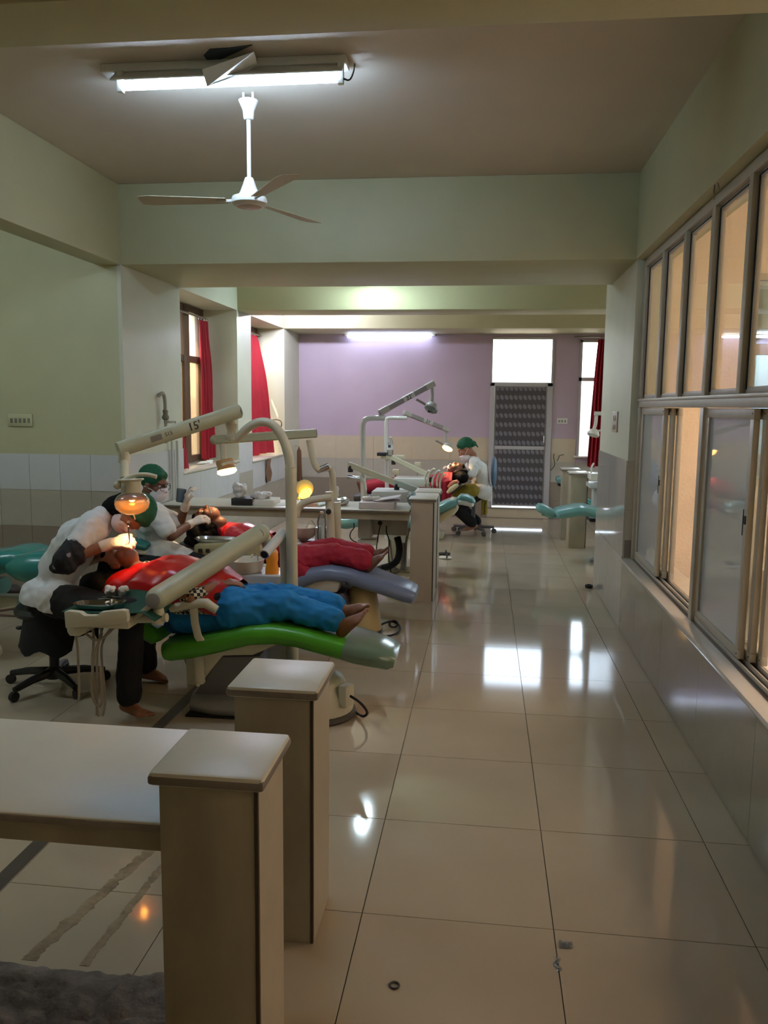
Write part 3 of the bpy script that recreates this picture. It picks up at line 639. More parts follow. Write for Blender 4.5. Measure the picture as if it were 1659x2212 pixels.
# ================================================================ station 15: green chair
Y1 = 4.088
ch = thing('dental_chair', 'bright green dental chair tilted flat with a patient in blue trousers', 'chair', (-1.35, Y1, 0))
st = chair_profile([(386, 1366), (400, 1362), (440, 1357), (500, 1345), (560, 1331), (610, 1331), (660, 1341), (740, 1366), (810, 1388), (846, 1399), (856, 1407)], Y1 - .0, [.24, .26, .26, .25, .24, .22, .21, .20, .185, .165, .13], [.09, .1, .1, .1, .1, .1, .095, .09, .085, .075, .05])
MB().slab(st, Y1).build('seat_and_legrest', GREEN, ch)
MB().slab(chair_profile([(208, 1292), (216, 1290), (262, 1302), (320, 1325), (352, 1345), (360, 1350)], Y1, [.1, .13, .14, .15, .15, .13], [.05, .08, .09, .1, .09, .06]), Y1).build('backrest', GREEN, ch)
MB().slab(chair_profile([(196, 1268), (202, 1264), (216, 1274), (230, 1284), (236, 1290)], Y1, [.08, .12, .13, .12, .09], [.04, .06, .07, .06, .04]), Y1).build('headrest', mat('black vinyl', (24, 24, 26), .35), ch)
e = chair_profile([(752, 1367), (780, 1376), (810, 1385), (846, 1397), (858, 1405)], Y1, [.2, .205, .195, .172, .14], [.098, .094, .09, .081, .056])
MB().slab(e, Y1).build('foot_cover', POLY, ch, label='clear plastic sleeve over the foot end')
b = MB(); b.ppx([(400, 1393), (585, 1372), (600, 1392), (545, 1416), (480, 1417), (430, 1480), (402, 1480)], Y1 - .12, Y1 + .12); b.build('seat_frame', CREAM, ch, bevel=.008)
b = MB(); b.ppx([(412, 1395), (432, 1395), (440, 1478), (424, 1482)], Y1 - .16, Y1 - .125); b.build('lift_arm', CREAM, ch, bevel=.005)
b = MB(); b.ppx([(386, 1395), (405, 1398), (428, 1470), (414, 1472)], Y1 + .1, Y1 + .14); b.build('lift_arm', GREY, ch, bevel=.005)
b = MB(); b.ppx([(478, 1418), (560, 1418), (560, 1500), (420, 1500), (432, 1480)], Y1 - .1, Y1 + .1); b.build('bellows', mat('grey bellows', (112, 110, 110), .5), ch, bevel=.006)
for u, v in ((447, 1435), (428, 1479)):
    MB().lathe([(.011, 0), (.011, .006), (.007, .009)], at(u, v, Y1 - .16) , (0, -1, 0), 12).build('pivot_bolt', CREAM, ch)
b = MB(); p0, p1 = at(392, 1515, 3.885), at(640, 1515, 3.885)
b.slab([(p0.x, .045, .05, .05), (p0.x + .03, .045, .085, .17), (p0.x + .15, .045, .085, .21), (p1.x, .045, .085, .21), (p1.x + .1, .045, .06, .15)], Y1, n=4); b.build('base_plate', GREY, ch)
MB().box((p0.x + .02, Y1 - .21, 0), (p1.x + .05, Y1 + .21, .012)).build('base_skirt', RUBBER, ch, bevel=.004)
pc = atz(712, 1530, .0); px_, py_ = pc.x - .05, 4.033
MB().lathe([(.185, .03), (.19, .05), (.172, .11), (.15, .17), (.13, .205), (.09, .225), (.0, .23)], (px_, py_, 0), n=28).build('pedestal', CREAM, ch)
MB().lathe([(.195, 0), (.205, .012), (.2, .03), (.188, .034)], (px_, py_, 0), n=28).build('pedestal_skirt', mat('dark skirt', (70, 62, 54), .6), ch)
b = MB(); b.cbox((px_ + .168, py_ - .09, .14), (.05, .07, .11), Matrix.Rotation(-.5, 3, 'Z')); b.build('cable_port', CREAM, ch, bevel=.006)
MB().tube(smoothpath([(px_ + .19, py_ - .1, .14), (px_ + .25, py_ - .13, .12), (px_ + .29, py_ - .12, .06), (px_ + .24, py_ - .06, .012), (px_ + .1, py_ + .2, .006)]), .007, 6).build('cable', RUBBER, ch)
# armrest
ap = [at(368, 1316, 3.848), at(380, 1311, 3.848), at(430, 1303, 3.848), at(445, 1303, 3.848), at(468, 1318, 3.848)]
MB().tube(ap, [.017, .022, .024, .026, .022], 12).build('armrest', CREAM, ch)
pp = [at(418, 1308, 3.853), at(421, 1345, 3.853), at(428, 1375, 3.853), at(438, 1390, 3.853), at(452, 1397, 3.876)]
b = MB()
for q0, q1 in zip(pp, pp[1:]):
    pass
vs = []; W_ = .02
for i, p in enumerate(pp):
    d = (pp[min(i+1, 4)] - pp[max(i-1, 0)]).normalized(); nn = Vector((d.z, 0, -d.x))
    vs += [p + nn*W_ - Vector((0, .006, 0)), p - nn*W_ - Vector((0, .006, 0)), p - nn*W_ + Vector((0, .006, 0)), p + nn*W_ + Vector((0, .006, 0))]
fs = [(i*4 + j, i*4 + (j+1) % 4, (i+1)*4 + (j+1) % 4, (i+1)*4 + j) for i in range(4) for j in range(4)] + [(3, 2, 1, 0), (16, 17, 18, 19)]
b.add(vs, fs).build('armrest_post', CREAM, ch, bevel=.003)

# lamp post with the arm numbered 15
lp = thing('dental_lamp', 'lit dental lamp on the cream arm numbered 15 with a tall arched post', 'lamp', (at(632, 1300, 4.44).x, 4.44, 0))
path = [at(632, 1300, 4.44), at(630, 1150, 4.44), at(627, 1010, 4.44)]
MB().tube([Vector((path[0].x, 4.44, .0))] + path, [.032, .032, .032, .031], 14).build('post', CREAM, lp)
pa = smoothpath([at(627, 1010, 4.44), at(624, 985, 4.44), at(612, 945, 4.44), at(588, 914, 4.44), at(560, 910, 4.44), at(534, 924, 4.44), at(518, 942, 4.44), at(510, 952, 4.44)], 2)
MB().tube(pa, [.028 - .006*i/len(pa) for i in range(len(pa))], 14).build('arch', CREAM, lp)
MB().lathe([(.034, 0), (.034, .02), (.026, .03), (.023, .05), (.03, .07), (.034, .09), (.02, .11)], at(500, 950, 4.44), (.0, 0, 1), 16).build('swivel', CREAM, lp)
MB().tube([at(500, 952, 4.44), at(500, 905, 4.44)], .014, 10).build('pivot_pin', CREAM, lp)
A0, A1 = at(255, 972, 3.978), at(516, 888, 4.44); dr = (A1 - A0).normalized()
def boxbeam(mb, a, b_, w, h):
    d = (b_ - a).normalized(); s_ = d.cross(Vector((0, 0, 1))).normalized(); u_ = s_.cross(d)
    vs = []
    for p in (a, b_):
        for sx, sz in ((-.5, -.35), (-.35, -.5), (.35, -.5), (.5, -.35), (.5, .35), (.35, .5), (-.35, .5), (-.5, .35)): vs.append(p + s_*w*sx + u_*h*sz)
    return mb.add(vs, [tuple(range(8)), tuple(reversed(range(8, 16)))] + [(j, (j+1) % 8, 8 + (j+1) % 8, 8 + j) for j in range(8)])
boxbeam(MB(), A0, A1, .055, .075).build('arm', PALEG, lp)
MB().add([], []); MB().lathe([(.02, -.008), (.034, 0), (.034, .006)], A1, dr, 12).build('arm_end', GREY, lp)
side = dr.cross(Vector((0, 0, 1))).normalized(); nrm = side if side.y < 0 else -side; upv = Vector((0, 0, 1))
def on_arm(u, v, Y): return at(u, v, Y) + nrm*.0
def arm_pt(t, off=0): return A0.lerp(A1, t) + nrm*.0295 + (side.cross(dr) if (side.cross(dr)).z > 0 else -side.cross(dr))*off
text("15'", .062, arm_pt(.595), dr, upv, INK, lp)
text("S15", .030, arm_pt(.385, .004), dr, upv, mat('faded ink', (86, 82, 76), .7), lp)
b = MB(); c_ = arm_pt(.285, .002); b.cbox(c_, (.062, .002, .03), Matrix((dr, nrm, dr.cross(nrm))).transposed()); b.build('faded_sticker', mat('faded grey sticker', (122, 118, 108), .7), lp)
MB().tube([at(268, 985, 3.996), at(269, 1032, 3.959)], .022, 12).tube([at(268, 975, 3.996), at(268, 1000, 3.996)], .03, 12).build('stem', CREAM, lp)
LS = see_through('lamp shield', (255, 240, 222), .42, .03, body=(255, 236, 214), gloss=.4)
hc = at(284, 1064, 3.903); ax = Vector((.06, -.06, -1)).normalized()
MB().lathe([(.02, -.072), (.062, -.07), (.066, -.064), (.05, -.055), (.05, .0), (.048, .01)], hc, ax, 24).build('lamp_head', CREAM, lp)
MB().lathe([(.047, .0), (.07, .015), (.084, .036), (.087, .055), (.08, .08), (.06, .1), (.03, .112), (.0, .115)], hc, ax, 28).build('lamp_shield', LS, lp)
MB().lathe([(.03, .0), (.066, .035), (.064, .037), (.028, .003)], hc, ax, 24).build('reflector', mat('orange gold reflector', (222, 120, 40), .3, metal=.6), lp)
MB().ball(hc + ax*.032, .016).build('bulb', LAMPON, lp)
b = MB()
for i in range(5): b.tube(arc(hc + Vector((-.02, -.052, .0 - .007*i + .05)), .016, 250, 330, (1, 0, 0), (0, 0, 1), 6), .0012, 4)
b.build('printed_emblem', INK, lp)['kind'] = 'stuff'
hd = [at(262, 1040, 3.885), at(285, 1027, 3.885), at(315, 1024, 3.885), at(338, 1030, 3.885)]
MB().tube(smoothpath(hd, 2), .011, 10).build('lamp_handle', CREAM, lp)
MB().ball(at(254, 1048, 3.885), .021).tube([at(254, 1048, 3.885), at(268, 1050, 3.894)], .008, 8).build('lamp_knob', CREAM, lp)
MB().tube([at(287, 1108, 3.885), at(292, 1122, 3.866)], .0035, 6).build('switch_stalk', WHITE, lp)
lamp_light('lamp_beam', hc + ax*.11, at(292, 1196, 4.033), 7, lp, 62)

# instrument table of station 15
it = thing('instrument_table', 'cream instrument table on a thick arm beside the green chair', 'table', (at(207, 1340, 3.7).x, 3.7, 0))
fp = [(138, 1322), (146, 1320), (172, 1323), (182, 1330), (209, 1330), (216, 1323), (262, 1318), (272, 1320), (275, 1333), (274, 1344), (250, 1350), (141, 1357)]
MB().ppx(fp, 3.571, 3.607).build('front_rail', CREAM, it, bevel=.004)
a_, b_2 = at(141, 1342, 3.58), at(272, 1336, 3.58)
zt0 = at(207, 1324, 3.654).z
MB().box((a_.x, 3.607, a_.z - .035), (b_2.x, 3.857, zt0 - .004)).build('tray_body', CREAM, it, bevel=.008)
MB().ppx([(143, 1356), (188, 1354), (184, 1368), (170, 1375), (150, 1374), (145, 1366)], 3.626, 3.755).build('control_box', CREAM, it, bevel=.005)
J = at(340, 1292, 3.7); J2 = at(563, 1152, 4.366)
d_ = (J2 - J).normalized()
MB().cap(J, J2, .056, .052, 20).build('arm', PALEG, it)
MB().lathe([(.036, 0), (.036, .004), (.03, .006)], J + Vector((0, -.055, 0)), (.1, -1, .1), 20).build('joint_cap', GREY, it)
MB().lathe([(.033, 0), (.033, .004), (.027, .006)], J2 + Vector((0, -.052, 0)), (.1, -1, .1), 20).build('joint_cap', GREY, it)
MB().ppx([(282, 1338), (318, 1306), (326, 1312), (322, 1318), (289, 1342)], 3.654, 3.718).build('bracket', CREAM, it, bevel=.003)
MB().tube([at(285, 1337, 3.718), at(361, 1334, 3.718)], .022, 14).build('tube', CREAM, it)
MB().lathe([(.027, -.03), (.03, -.01), (.03, .02), (.026, .06), (.022, .085)], at(342, 1334, 3.718), (0, 0, 1), 16).build('swivel', CREAM, it)
MB().tube([J2 + Vector((.02, .02, -.02)), at(583, 1195, 4.385)], .03, 14).build('joint_neck', CREAM, it)
q0, q1 = at(571, 1198, 4.255), at(611, 1152, 4.477)
b = MB().tube([q0, q1], .028, 16); b.build('cross_pipe', mat('white gloss pipe', (208, 208, 204), .15), it)
MB().lathe([(.021, .0), (.021, .003)], q0, (q0 - q1), 16).build('pipe_bore', RUBBER, it)
MB().tube(smoothpath([at(608, 1156, 4.477), at(613, 1170, 4.477), at(615, 1200, 4.477), at(617, 1290, 4.477), Vector((at(617, 1290, 4.477).x, 4.477, .06))], 1), .028, 14).build('support_post', CREAM, it)
# dark green cloth draped on the table
g = []
for i in range(30):
    u = i/29; row = []
    for j in range(16):
        v = j/15; x = -2.005 + .47*u; y = 3.612 + .26*v
        z = zt0 + .008 + .006*noise.noise(Vector((x*9, y*9, 0))) + .07*v*v*min(1, u*2.2) + .03*max(0, u - .5)*(1 - v)
        if u > .86: z -= (u - .86)*.3
        row.append((x, y, z))
    g.append(row)
tag(MB().sheet(g, .003).build('green_cloth', CLOTHG), 'dark green surgical cloth spread over the cream instrument table', 'cloth')
def tray(label, c, sx, sy, h=.022):
    r = thing('steel_tray', label, 'tray', c)
    b = MB(); n = 24; prof = [(.0, .002), (.86, .002), (.95, h*.7), (1.0, h), (1.04, h), (1.03, h - .003), (.97, h*.6), (.88, -.001), (0, -.001)]
    vs = []
    for k, (q, z) in enumerate(prof):
        for j in range(n):
            t = 2*math.pi*j/n; cx, cy = math.cos(t), math.sin(t); e_ = .55
            vs.append((c[0] + q*sx*math.copysign(abs(cx)**e_, cx), c[1] + q*sy*math.copysign(abs(cy)**e_, cy), c[2] + z))
    fs = [(k*n + j, k*n + (j+1) % n, (k+1)*n + (j+1) % n, (k+1)*n + j) for k in range(len(prof) - 1) for j in range(n)]
    b.add(vs, fs).build('dish', STEEL, r); return r
zt = zt0 + .02
tray('oblong steel tray nearest the front of the green cloth', (at(208, 1305, 3.682).x, 3.686, zt), .105, .05)
kd = tray('round steel kidney bowl at the right of the oblong tray', (at(250, 1303, 3.7).x, 3.7, zt + .0), .045, .04, .03)
for lbl, u, v, Y, h in (('small clear jar stuffed with white cotton', 240, 1295, 3.792, .05), ('small steel jar beside the cotton jar', 266, 1290, 3.811, .045)):
    c = (at(u, v, Y).x, Y, zt + .012); r = thing('jar', lbl, 'jar', c)
    MB().lathe([(.028, 0), (.03, .005), (.03, h), (.028, h), (.027, .006), (0, .006)], c, n=18).build('jar_body', CLEAR if 'clear' in lbl else STEEL, r)
    b = MB()
    if 'cotton' in lbl:
        for k in range(7): b.ball((c[0] + random.uniform(-.016, .016), c[1] + random.uniform(-.016, .016), c[2] + h + random.uniform(-.012, .014)), random.uniform(.012, .018), 8, 6)
        remesh(b, 'cotton', PAPER, r, .004, 3)
    else: MB().lathe([(.031, h), (.031, h + .008), (0, h + .01)], c, n=18).build('lid', STEEL, r)
for k, (lbl, u0, v0, u1, v1) in enumerate((('thin steel probe lying across the tray by the cotton jar', 212, 1294, 248, 1289), ('thin steel tweezers behind the oblong tray', 222, 1286, 262, 1290))):
    p0, p1 = at(u0, v0, 3.737 + .03*k), at(u1, v1, 3.746 + .03*k); p0.z = p1.z = zt + .028 + .004*k
    tag(MB().tube([p0, p0.lerp(p1, .5) + Vector((0, 0, .003)), p1], [.002, .0035, .0015], 6).build('instrument', STEEL), lbl, 'instrument')
hs = thing('hose_bundle', 'bundle of beige handpiece hoses hanging under the instrument table', 'hoses', (-1.95, 3.7, .3))
for k, pts in enumerate([[(163, 1370), (168, 1400), (170, 1450), (171, 1500), (170, 1512)], [(185, 1368), (205, 1385), (225, 1378), (250, 1352)], [(215, 1352), (222, 1372), (206, 1400), (200, 1440), (196, 1500), (215, 1535), (222, 1500), (216, 1440)],
                         [(200, 1355), (203, 1385), (198, 1430), (204, 1480), (212, 1540), (214, 1548)], [(222, 1355), (214, 1380), (209, 1410), (210, 1470), (209, 1545)], [(242, 1353), (220, 1385), (218, 1420), (226, 1480), (228, 1520), (222, 1546)]]):
    MB().tube(smoothpath([at(u, v, 3.682 + .02*k) for u, v in pts], 2), .0065, 8).build('hose', HOSE, hs)

# spittoon unit of station 15
sp_ = thing('spittoon_unit', 'white spittoon bowl on a cabinet behind the blue trousers', 'spittoon', (at(540, 1260, 4.625).x, 4.643, 0))
MB().px(500, 1243, 618, 1451, 4.551, 4.81).build('cabinet', mat('grey white cabinet', (178, 180, 178), .35), sp_, bevel=.012)
bc = at(531, 1222, 4.643)
MB().lathe([(.03, -.075), (.075, -.05), (.098, -.02), (.108, .025), (.112, .04), (.104, .04), (.09, -.01), (.06, -.035), (0, -.04)], bc, n=28).build('bowl', mat('white porcelain', (228, 224, 214), .12), sp_)
MB().lathe([(.05, -.1), (.05, -.07), (.03, -.06)], bc, n=18).build('bowl_collar', GREY, sp_)
MB().tube(smoothpath([bc + Vector((.06, .05, -.05)), bc + Vector((.07, .03, .06)), bc + Vector((.05, .0, .075)), bc + Vector((.03, -.0, .05))], 2), .005, 8).build('tap', STEEL, sp_)
bt = thing('bottle', 'amber orange plastic bottle beside the white spittoon bowl', 'bottle', at(588, 1245, 4.625))
MB().lathe([(.036, 0), (.04, .01), (.04, .05), (.033, .08), (.038, .11), (.036, .15), (.022, .17), (.014, .185)], at(588, 1246, 4.625), n=20).build('bottle_body', AMBER, bt)
MB().lathe([(.015, .185), (.015, .205), (0, .206)], at(588, 1246, 4.625), n=12).build('cap', mat('orange cap', (230, 120, 30), .4), bt)

# dentist's stool
so_ = thing('swivel_stool', 'black five star swivel stool under the bending dentist', 'stool', (at(118, 1480, 4.209).x, 4.209, 0))
sx_ = at(118, 1440, 4.209).x; zs_ = .42
MB().lathe([(.13, 0), (.19, .012), (.2, .035), (.185, .06), (.0, .066)], (sx_, 4.209, zs_), n=28).build('seat', DARK, so_)
MB().tube([(sx_, 4.209, .09), (sx_, 4.209, .24)], .027, 14).tube([(sx_, 4.209, .2), (sx_, 4.209, zs_)], .016, 12).build('gas_column', DARK, so_)
MB().lathe([(.05, .055), (.055, .07), (.05, .1), (.03, .12)], (sx_, 4.209, 0), n=16).build('hub', DARK, so_)
MB().tube(smoothpath([(sx_ - .02, 4.181, zs_ - .01), (sx_ - .1, 4.144, zs_ - .03), (sx_ - .14, 4.125, zs_ - .055)], 1), .005, 8).ball((sx_ - .15, 4.121, zs_ - .06), (.02, .013, .012)).build('height_lever', DARK, so_)
for k in range(5):
    a = math.radians(250 + 72*k); d = Vector((math.cos(a), math.sin(a), 0)); c = Vector((sx_, 4.209, 0))
    q0, q1 = c + d*.04 + Vector((0, 0, .088)), c + d*.27 + Vector((0, 0, .062))
    MB().tube([q0, q0.lerp(q1, .5) + Vector((0, 0, .008)), q1], [.026, .022, .017], 8).build('spoke', DARK, so_)
    cs = MB().lathe([(.012, -.013), (.027, -.012), (.027, .012), (.012, .013)], c + d*.275 + Vector((0, 0, .027)), d.cross(Vector((0, 0, 1))), 16).build('castor', RUBBER, so_)
    MB().tube([c + d*.265 + Vector((0, 0, .03)), c + d*.265 + Vector((0, 0, .068))], .007, 6).build('castor_stem', DARK, cs)

# teal chair at the left edge, behind the dentist
tc_ = thing('dental_chair', 'teal dental chair cut off by the left edge behind the bending dentist', 'chair', (-3.2, 4.625, 0))
MB().slab(chair_profile([(-130, 1200), (-60, 1196), (0, 1189), (30, 1181), (58, 1180), (80, 1186), (88, 1196)], 4.625, [.2, .22, .22, .2, .19, .17, .12], [.09, .13, .14, .14, .13, .1, .06]), 4.625, n=6).build('backrest', TEAL, tc_)
MB().slab(chair_profile([(28, 1212), (50, 1196), (84, 1188), (112, 1188), (140, 1195), (150, 1202)], 4.496, [.08, .13, .15, .15, .13, .08], [.07, .15, .2, .2, .16, .08]), 4.496, n=6).build('headrest', TEAL, tc_)
MB().ppx([(34, 1300), (44, 1272), (62, 1262), (88, 1268), (82, 1310), (36, 1314)], 4.533, 4.718).build('back_hinge', TEALP, tc_, bevel=.015)
MB().slab(chair_profile([(-200, 1250), (-100, 1255), (-20, 1258)], 4.625, .22, .1), 4.625).build('seat', TEAL, tc_)
MB().lathe([(.25, 0), (.25, .03), (.12, .06), (.1, .4)], (at(-90, 1400, 4.625).x, 4.625, 0), n=24).build('pedestal', CREAM, tc_)
MB().ppx([(-80, 1290), (50, 1290), (50, 1306), (-80, 1330)], 4.56, 4.671).build('back_link', CREAM, tc_, bevel=.01)
fm = thing('foot_control', 'round dark foot control hung by the teal chair with a cable', 'foot control', at(30, 1276, 5.088))
MB().ball(at(30, 1276, 5.088), (.05, .05, .045)).build('housing', mat('dark brown plastic', (46, 34, 30), .5), fm)
MB().tube(smoothpath([at(16, 1272, 5.088), at(4, 1278, 5.088), at(-20, 1278, 5.088)]), .006, 6).build('cable', RUBBER, fm)
tag(MB().tube(smoothpath([atz(-10, 1320, .012), atz(20, 1316, .012), atz(45, 1312, .012), atz(62, 1318, .012), atz(70, 1326, .012), atz(40, 1330, .012), atz(-10, 1328, .012)], 2), .009, 8).build('floor_cable', mat('brown cable', (110, 84, 66), .6)), 'loop of brown cable lying on the floor at the left edge', 'cable')

# ================================================================ station 16: slate chair
Y2 = 5.616
c2 = thing('dental_chair', 'slate blue grey dental chair under the patient in crimson trousers', 'chair', (-1.3, Y2, 0))
st = chair_profile([(500, 1235), (560, 1242), (620, 1243), (655, 1228), (690, 1214), (720, 1211), (760, 1218), (820, 1240), (880, 1262), (896, 1270), (901, 1276)], Y2, [.22, .25, .26, .25, .24, .23, .22, .2, .18, .16, .12], [.1, .11, .11, .11, .11, .11, .11, .1, .1, .09, .06])
MB().slab(st, Y2).build('seat_and_legrest', SLATE, c2)
MB().slab(chair_profile([(395, 1168), (405, 1166), (440, 1172), (500, 1200), (535, 1225), (545, 1232)], Y2, [.12, .18, .22, .24, .24, .2], [.05, .08, .1, .1, .1, .07]), Y2).build('backrest', mat('black vinyl', (24, 24, 26), .35), c2)
MB().ppx([(650, 1252), (735, 1248), (728, 1280), (648, 1283)], Y2 - .2, Y2 + .15).build('seat_frame', mat('warm white cover', (190, 182, 168), .4), c2, bevel=.01)
MB().ppx([(560, 1284), (742, 1282), (752, 1304), (560, 1310)], Y2 - .18, Y2 + .2).build('base_frame', mat('dark mauve plate', (74, 68, 76), .5), c2, bevel=.01)
MB().ppx([(560, 1310), (752, 1306), (742, 1330), (560, 1334)], Y2 - .2, Y2 + .2).build('base_plate', mat('dark base', (96, 82, 72), .5), c2, bevel=.01)
pc = at(782, 1320, Y2); MB().lathe([(.135, 0), (.14, .02), (.12, .18), (.1, .3), (.06, .34), (0, .345)], (pc.x, Y2 + .02, 0), n=26).build('pedestal', mat('yellowed enamel', (196, 172, 120), .35), c2)
MB().lathe([(.143, 0), (.146, .014), (.136, .02)], (pc.x, Y2 + .02, 0), n=26).build('pedestal_skirt', mat('dark skirt', (70, 62, 54), .6), c2)
MB().tube(smoothpath([atz(818, 1352, .03), atz(832, 1345, .03), atz(848, 1341, .03), atz(866, 1352, .012), atz(860, 1370, .012), atz(820, 1377, .012)], 2), .008, 8).tube(arc(atz(850, 1348, .02), .03, 0, 350, (1, 0, 0), (0, .8, .6), 12), .007, 6).build('cable', RUBBER, c2)
MB().lathe([(.01, 0), (.01, .03)], (at(752, 1260, Y2 - .15).x, Y2 - .2, at(752, 1260, Y2 - .2).z), (0, -1, 0), 10).build('knob', RUBBER, c2)
l2 = thing('dental_lamp', 'lit dental lamp on the plain arm over the patient in crimson', 'lamp', (at(728, 1250, 5.925).x, 5.925, 0))
MB().tube([Vector((at(728, 1290, 5.925).x, 5.925, .05)), at(728, 1200, 5.925), at(727, 1085, 5.925)], .032, 14).build('post', CREAM, l2)
MB().tube(smoothpath([at(722, 1078, 5.925), at(719, 1040, 5.925), at(718, 1018, 5.925), at(710, 1010, 5.925), at(700, 1012, 5.822)], 2), .024, 12).build('lower_bend', CREAM, l2)
MB().tube([at(684, 1017, 5.803), at(710, 1006, 5.822)], .024, 12).build('chrome_sleeve', CHROME, l2)
MB().tube(smoothpath([at(690, 1016, 5.803), at(682, 1008, 5.803), at(675, 990, 5.803), at(671, 965, 5.803), at(668, 950, 5.803)], 2), .024, 12).build('upper_bend', CREAM, l2)
B0, B1 = at(463, 950, 5.522), at(682, 936, 5.803)
boxbeam(MB(), B0, B1, .055, .062).build('arm', PALEG, l2); MB().lathe([(.022, 0), (.03, .005)], B1, (B1 - B0), 10).build('arm_end', GREY, l2)
MB().ball(B0, (.03, .03, .034)).build('arm_joint', PALEG, l2)
MB().tube([at(480, 950, 5.541), at(484, 1000, 5.541)], .022, 10).build('stem', CREAM, l2)
h2 = at(488, 1008, 5.569); a2 = Vector((.25, -.1, -1)).normalized()
MB().lathe([(.02, -.055), (.06, -.05), (.064, -.03), (.06, .0), (.066, .02)], h2, a2, 22).build('lamp_head', mat('brown cream shade', (176, 136, 92), .4), l2)
MB().lathe([(.03, .0), (.066, .02), (.07, .04), (.05, .055), (0, .06)], h2, a2, 22).build('lamp_shield', LAMPSOFT, l2)
MB().ball(h2 + a2*.02, .02).build('bulb', LAMPON, l2)
MB().tube(smoothpath([at(480, 1004, 5.485), at(495, 998, 5.485), at(512, 1001, 5.485)]), .008, 8).build('lamp_handle', CREAM, l2)
lamp_light('lamp_beam', h2 + a2*.08, at(463, 1120, 5.616), 6, l2, 75)
d2 = thing('instrument_unit', 'cream instrument unit with two square sockets before the reclining patient in crimson', 'unit', (at(470, 1200, 5.242).x, 5.242, 0))
MB().ppx([(419, 1178), (426, 1175), (560, 1170), (565, 1212), (424, 1215), (418, 1205)], 5.148, 5.382).build('housing', mat('pale khaki enamel', (172, 160, 118), .4), d2, bevel=.008)
for u in (432, 448): MB().px(u - 4, 1186, u + 4, 1194, 5.137, 5.148).build('socket', mat('dark brown socket', (52, 40, 26), .5), d2)
MB().px(470, 1214, 520, 1262, 5.195, 5.335).build('column', GREY, d2, bevel=.01)
tray('long steel tray on the cream unit with two sockets', (at(470, 1166, 5.242).x, 5.242, at(470, 1168, 5.242).z), .15, .07, .02)
sw = thing('support_arm', 'cream bent support arm with open pipe end behind the tall arched post', 'arm', at(712, 1100, 5.71))
MB().tube(smoothpath([at(640, 1115, 5.663), at(645, 1095, 5.663), at(662, 1082, 5.663), at(690, 1077, 5.691), at(715, 1075, 5.71)], 2), .026, 12).build('pipe', CREAM, sw)
MB().tube([at(711, 1062, 5.728), at(713, 1110, 5.728), at(716, 1185, 5.728)], .03, 12).build('riser', CREAM, sw)
MB().lathe([(.024, 0), (.024, .06), (.018, .06)], at(713, 1103, 5.728), (0, -1, 0), 14).build('pipe_end', CREAM, sw); MB().lathe([(.02, .061), (.02, .063)], at(713, 1103, 5.728), (0, -1, 0), 14).build('pipe_bore', RUBBER, sw)
s2 = thing('spittoon_unit', 'white spittoon and sockets beside a clear bottle behind the crimson legs', 'spittoon', (at(680, 1160, 5.803).x, 5.897, 0))
MB().px(640, 1168, 708, 1328, 5.934, 6.047).build('cabinet', GREY, s2, bevel=.01)
bc = at(656, 1150, 5.916); MB().lathe([(.03, -.06), (.08, -.03), (.1, .02), (.108, .045), (.1, .045), (.07, -.02), (0, -.03)], bc, n=24).build('bowl', mat('white porcelain', (228, 224, 214), .12), s2)
MB().tube(smoothpath([bc + Vector((.0, .0, .0)), bc + Vector((.05, 0, .1)), bc + Vector((.09, 0, .06)), bc + Vector((.1, 0, .0))], 2), .004, 8).build('tap', STEEL, s2)
for u in (684, 704): MB().px(u - 4, 1140, u + 4, 1170, 5.869, 5.99).build('holder', WHITE, s2, bevel=.004)
def pet(label, u, vb, Y, h, r, m=CLEAR):
    c = at(u, vb, Y); t = thing('bottle', label, 'bottle', c)
    MB().lathe([(r*.9, 0), (r, .01), (r, h*.3), (r*.9, h*.42), (r, h*.5), (r, h*.66), (r*.7, h*.82), (r*.36, h*.92)], c, n=18).build('bottle_body', m, t)
    MB().lathe([(r*.42, h*.92), (r*.42, h*.99), (0, h)], c, n=12).build('cap', WHITE, t)
    return t
pet('clear upright bottle with domed top behind the crimson knees', 695, 1166, 5.803, .21, .034)

# ================================================================ things on the cluttered worktop
ZT2 = .765
def onbox(name, label, cat, u0, u1, vt, Y0, Y1, m, zt=ZT2, bevel=.004, rz=0, group=None):
    x0, x1 = at(u0, vt, Y0).x, at(u1, vt, Y0).x; z1 = at((u0+u1)/2, vt, Y0).z
    b = MB(); b.cbox(((x0+x1)/2, (Y0+Y1)/2, (zt + z1)/2), (x1 - x0, Y1 - Y0, z1 - zt), Matrix.Rotation(rz, 3, 'Z'))
    return tag(b.build(name, m, bevel=bevel), label, cat, group)
onbox('black_tray', 'black box tray under the white plastic bag', 'tray', 499, 544, 1077, 6.56, 6.8, mat('black box', (30, 28, 30), .5))
onbox('carton', 'flat white carton right of the black tray', 'box', 545, 590, 1080, 6.58, 6.82, PAPER)
def crumple(name, label, cat, c, s, m, seed, vox=.012):
    b = MB(); rnd = random.Random(seed)
    for k in range(9): b.ball((c[0] + s[0]*rnd.uniform(-.6, .6), c[1] + s[1]*rnd.uniform(-.6, .6), c[2] + s[2]*rnd.uniform(.3, 1.3)), (s[0]*.5, s[1]*.5, s[2]*rnd.uniform(.4, .6)), 10, 7)
    o = remesh(b, name, m, None, vox, 1, wrinkle=.014, wscale=24); return tag(o, label, cat)
PLAS = mat('milky polythene', (210, 206, 204), .3, bump=.8, bump_scale=30)
zt_ = at(520, 1077, 6.6).z
crumple('plastic_bag', 'puffy white plastic bag standing on the black tray', 'bag', (at(518, 1060, 6.68).x, 6.68, zt_ + .0), (.07, .07, .075), PLAS, 3)
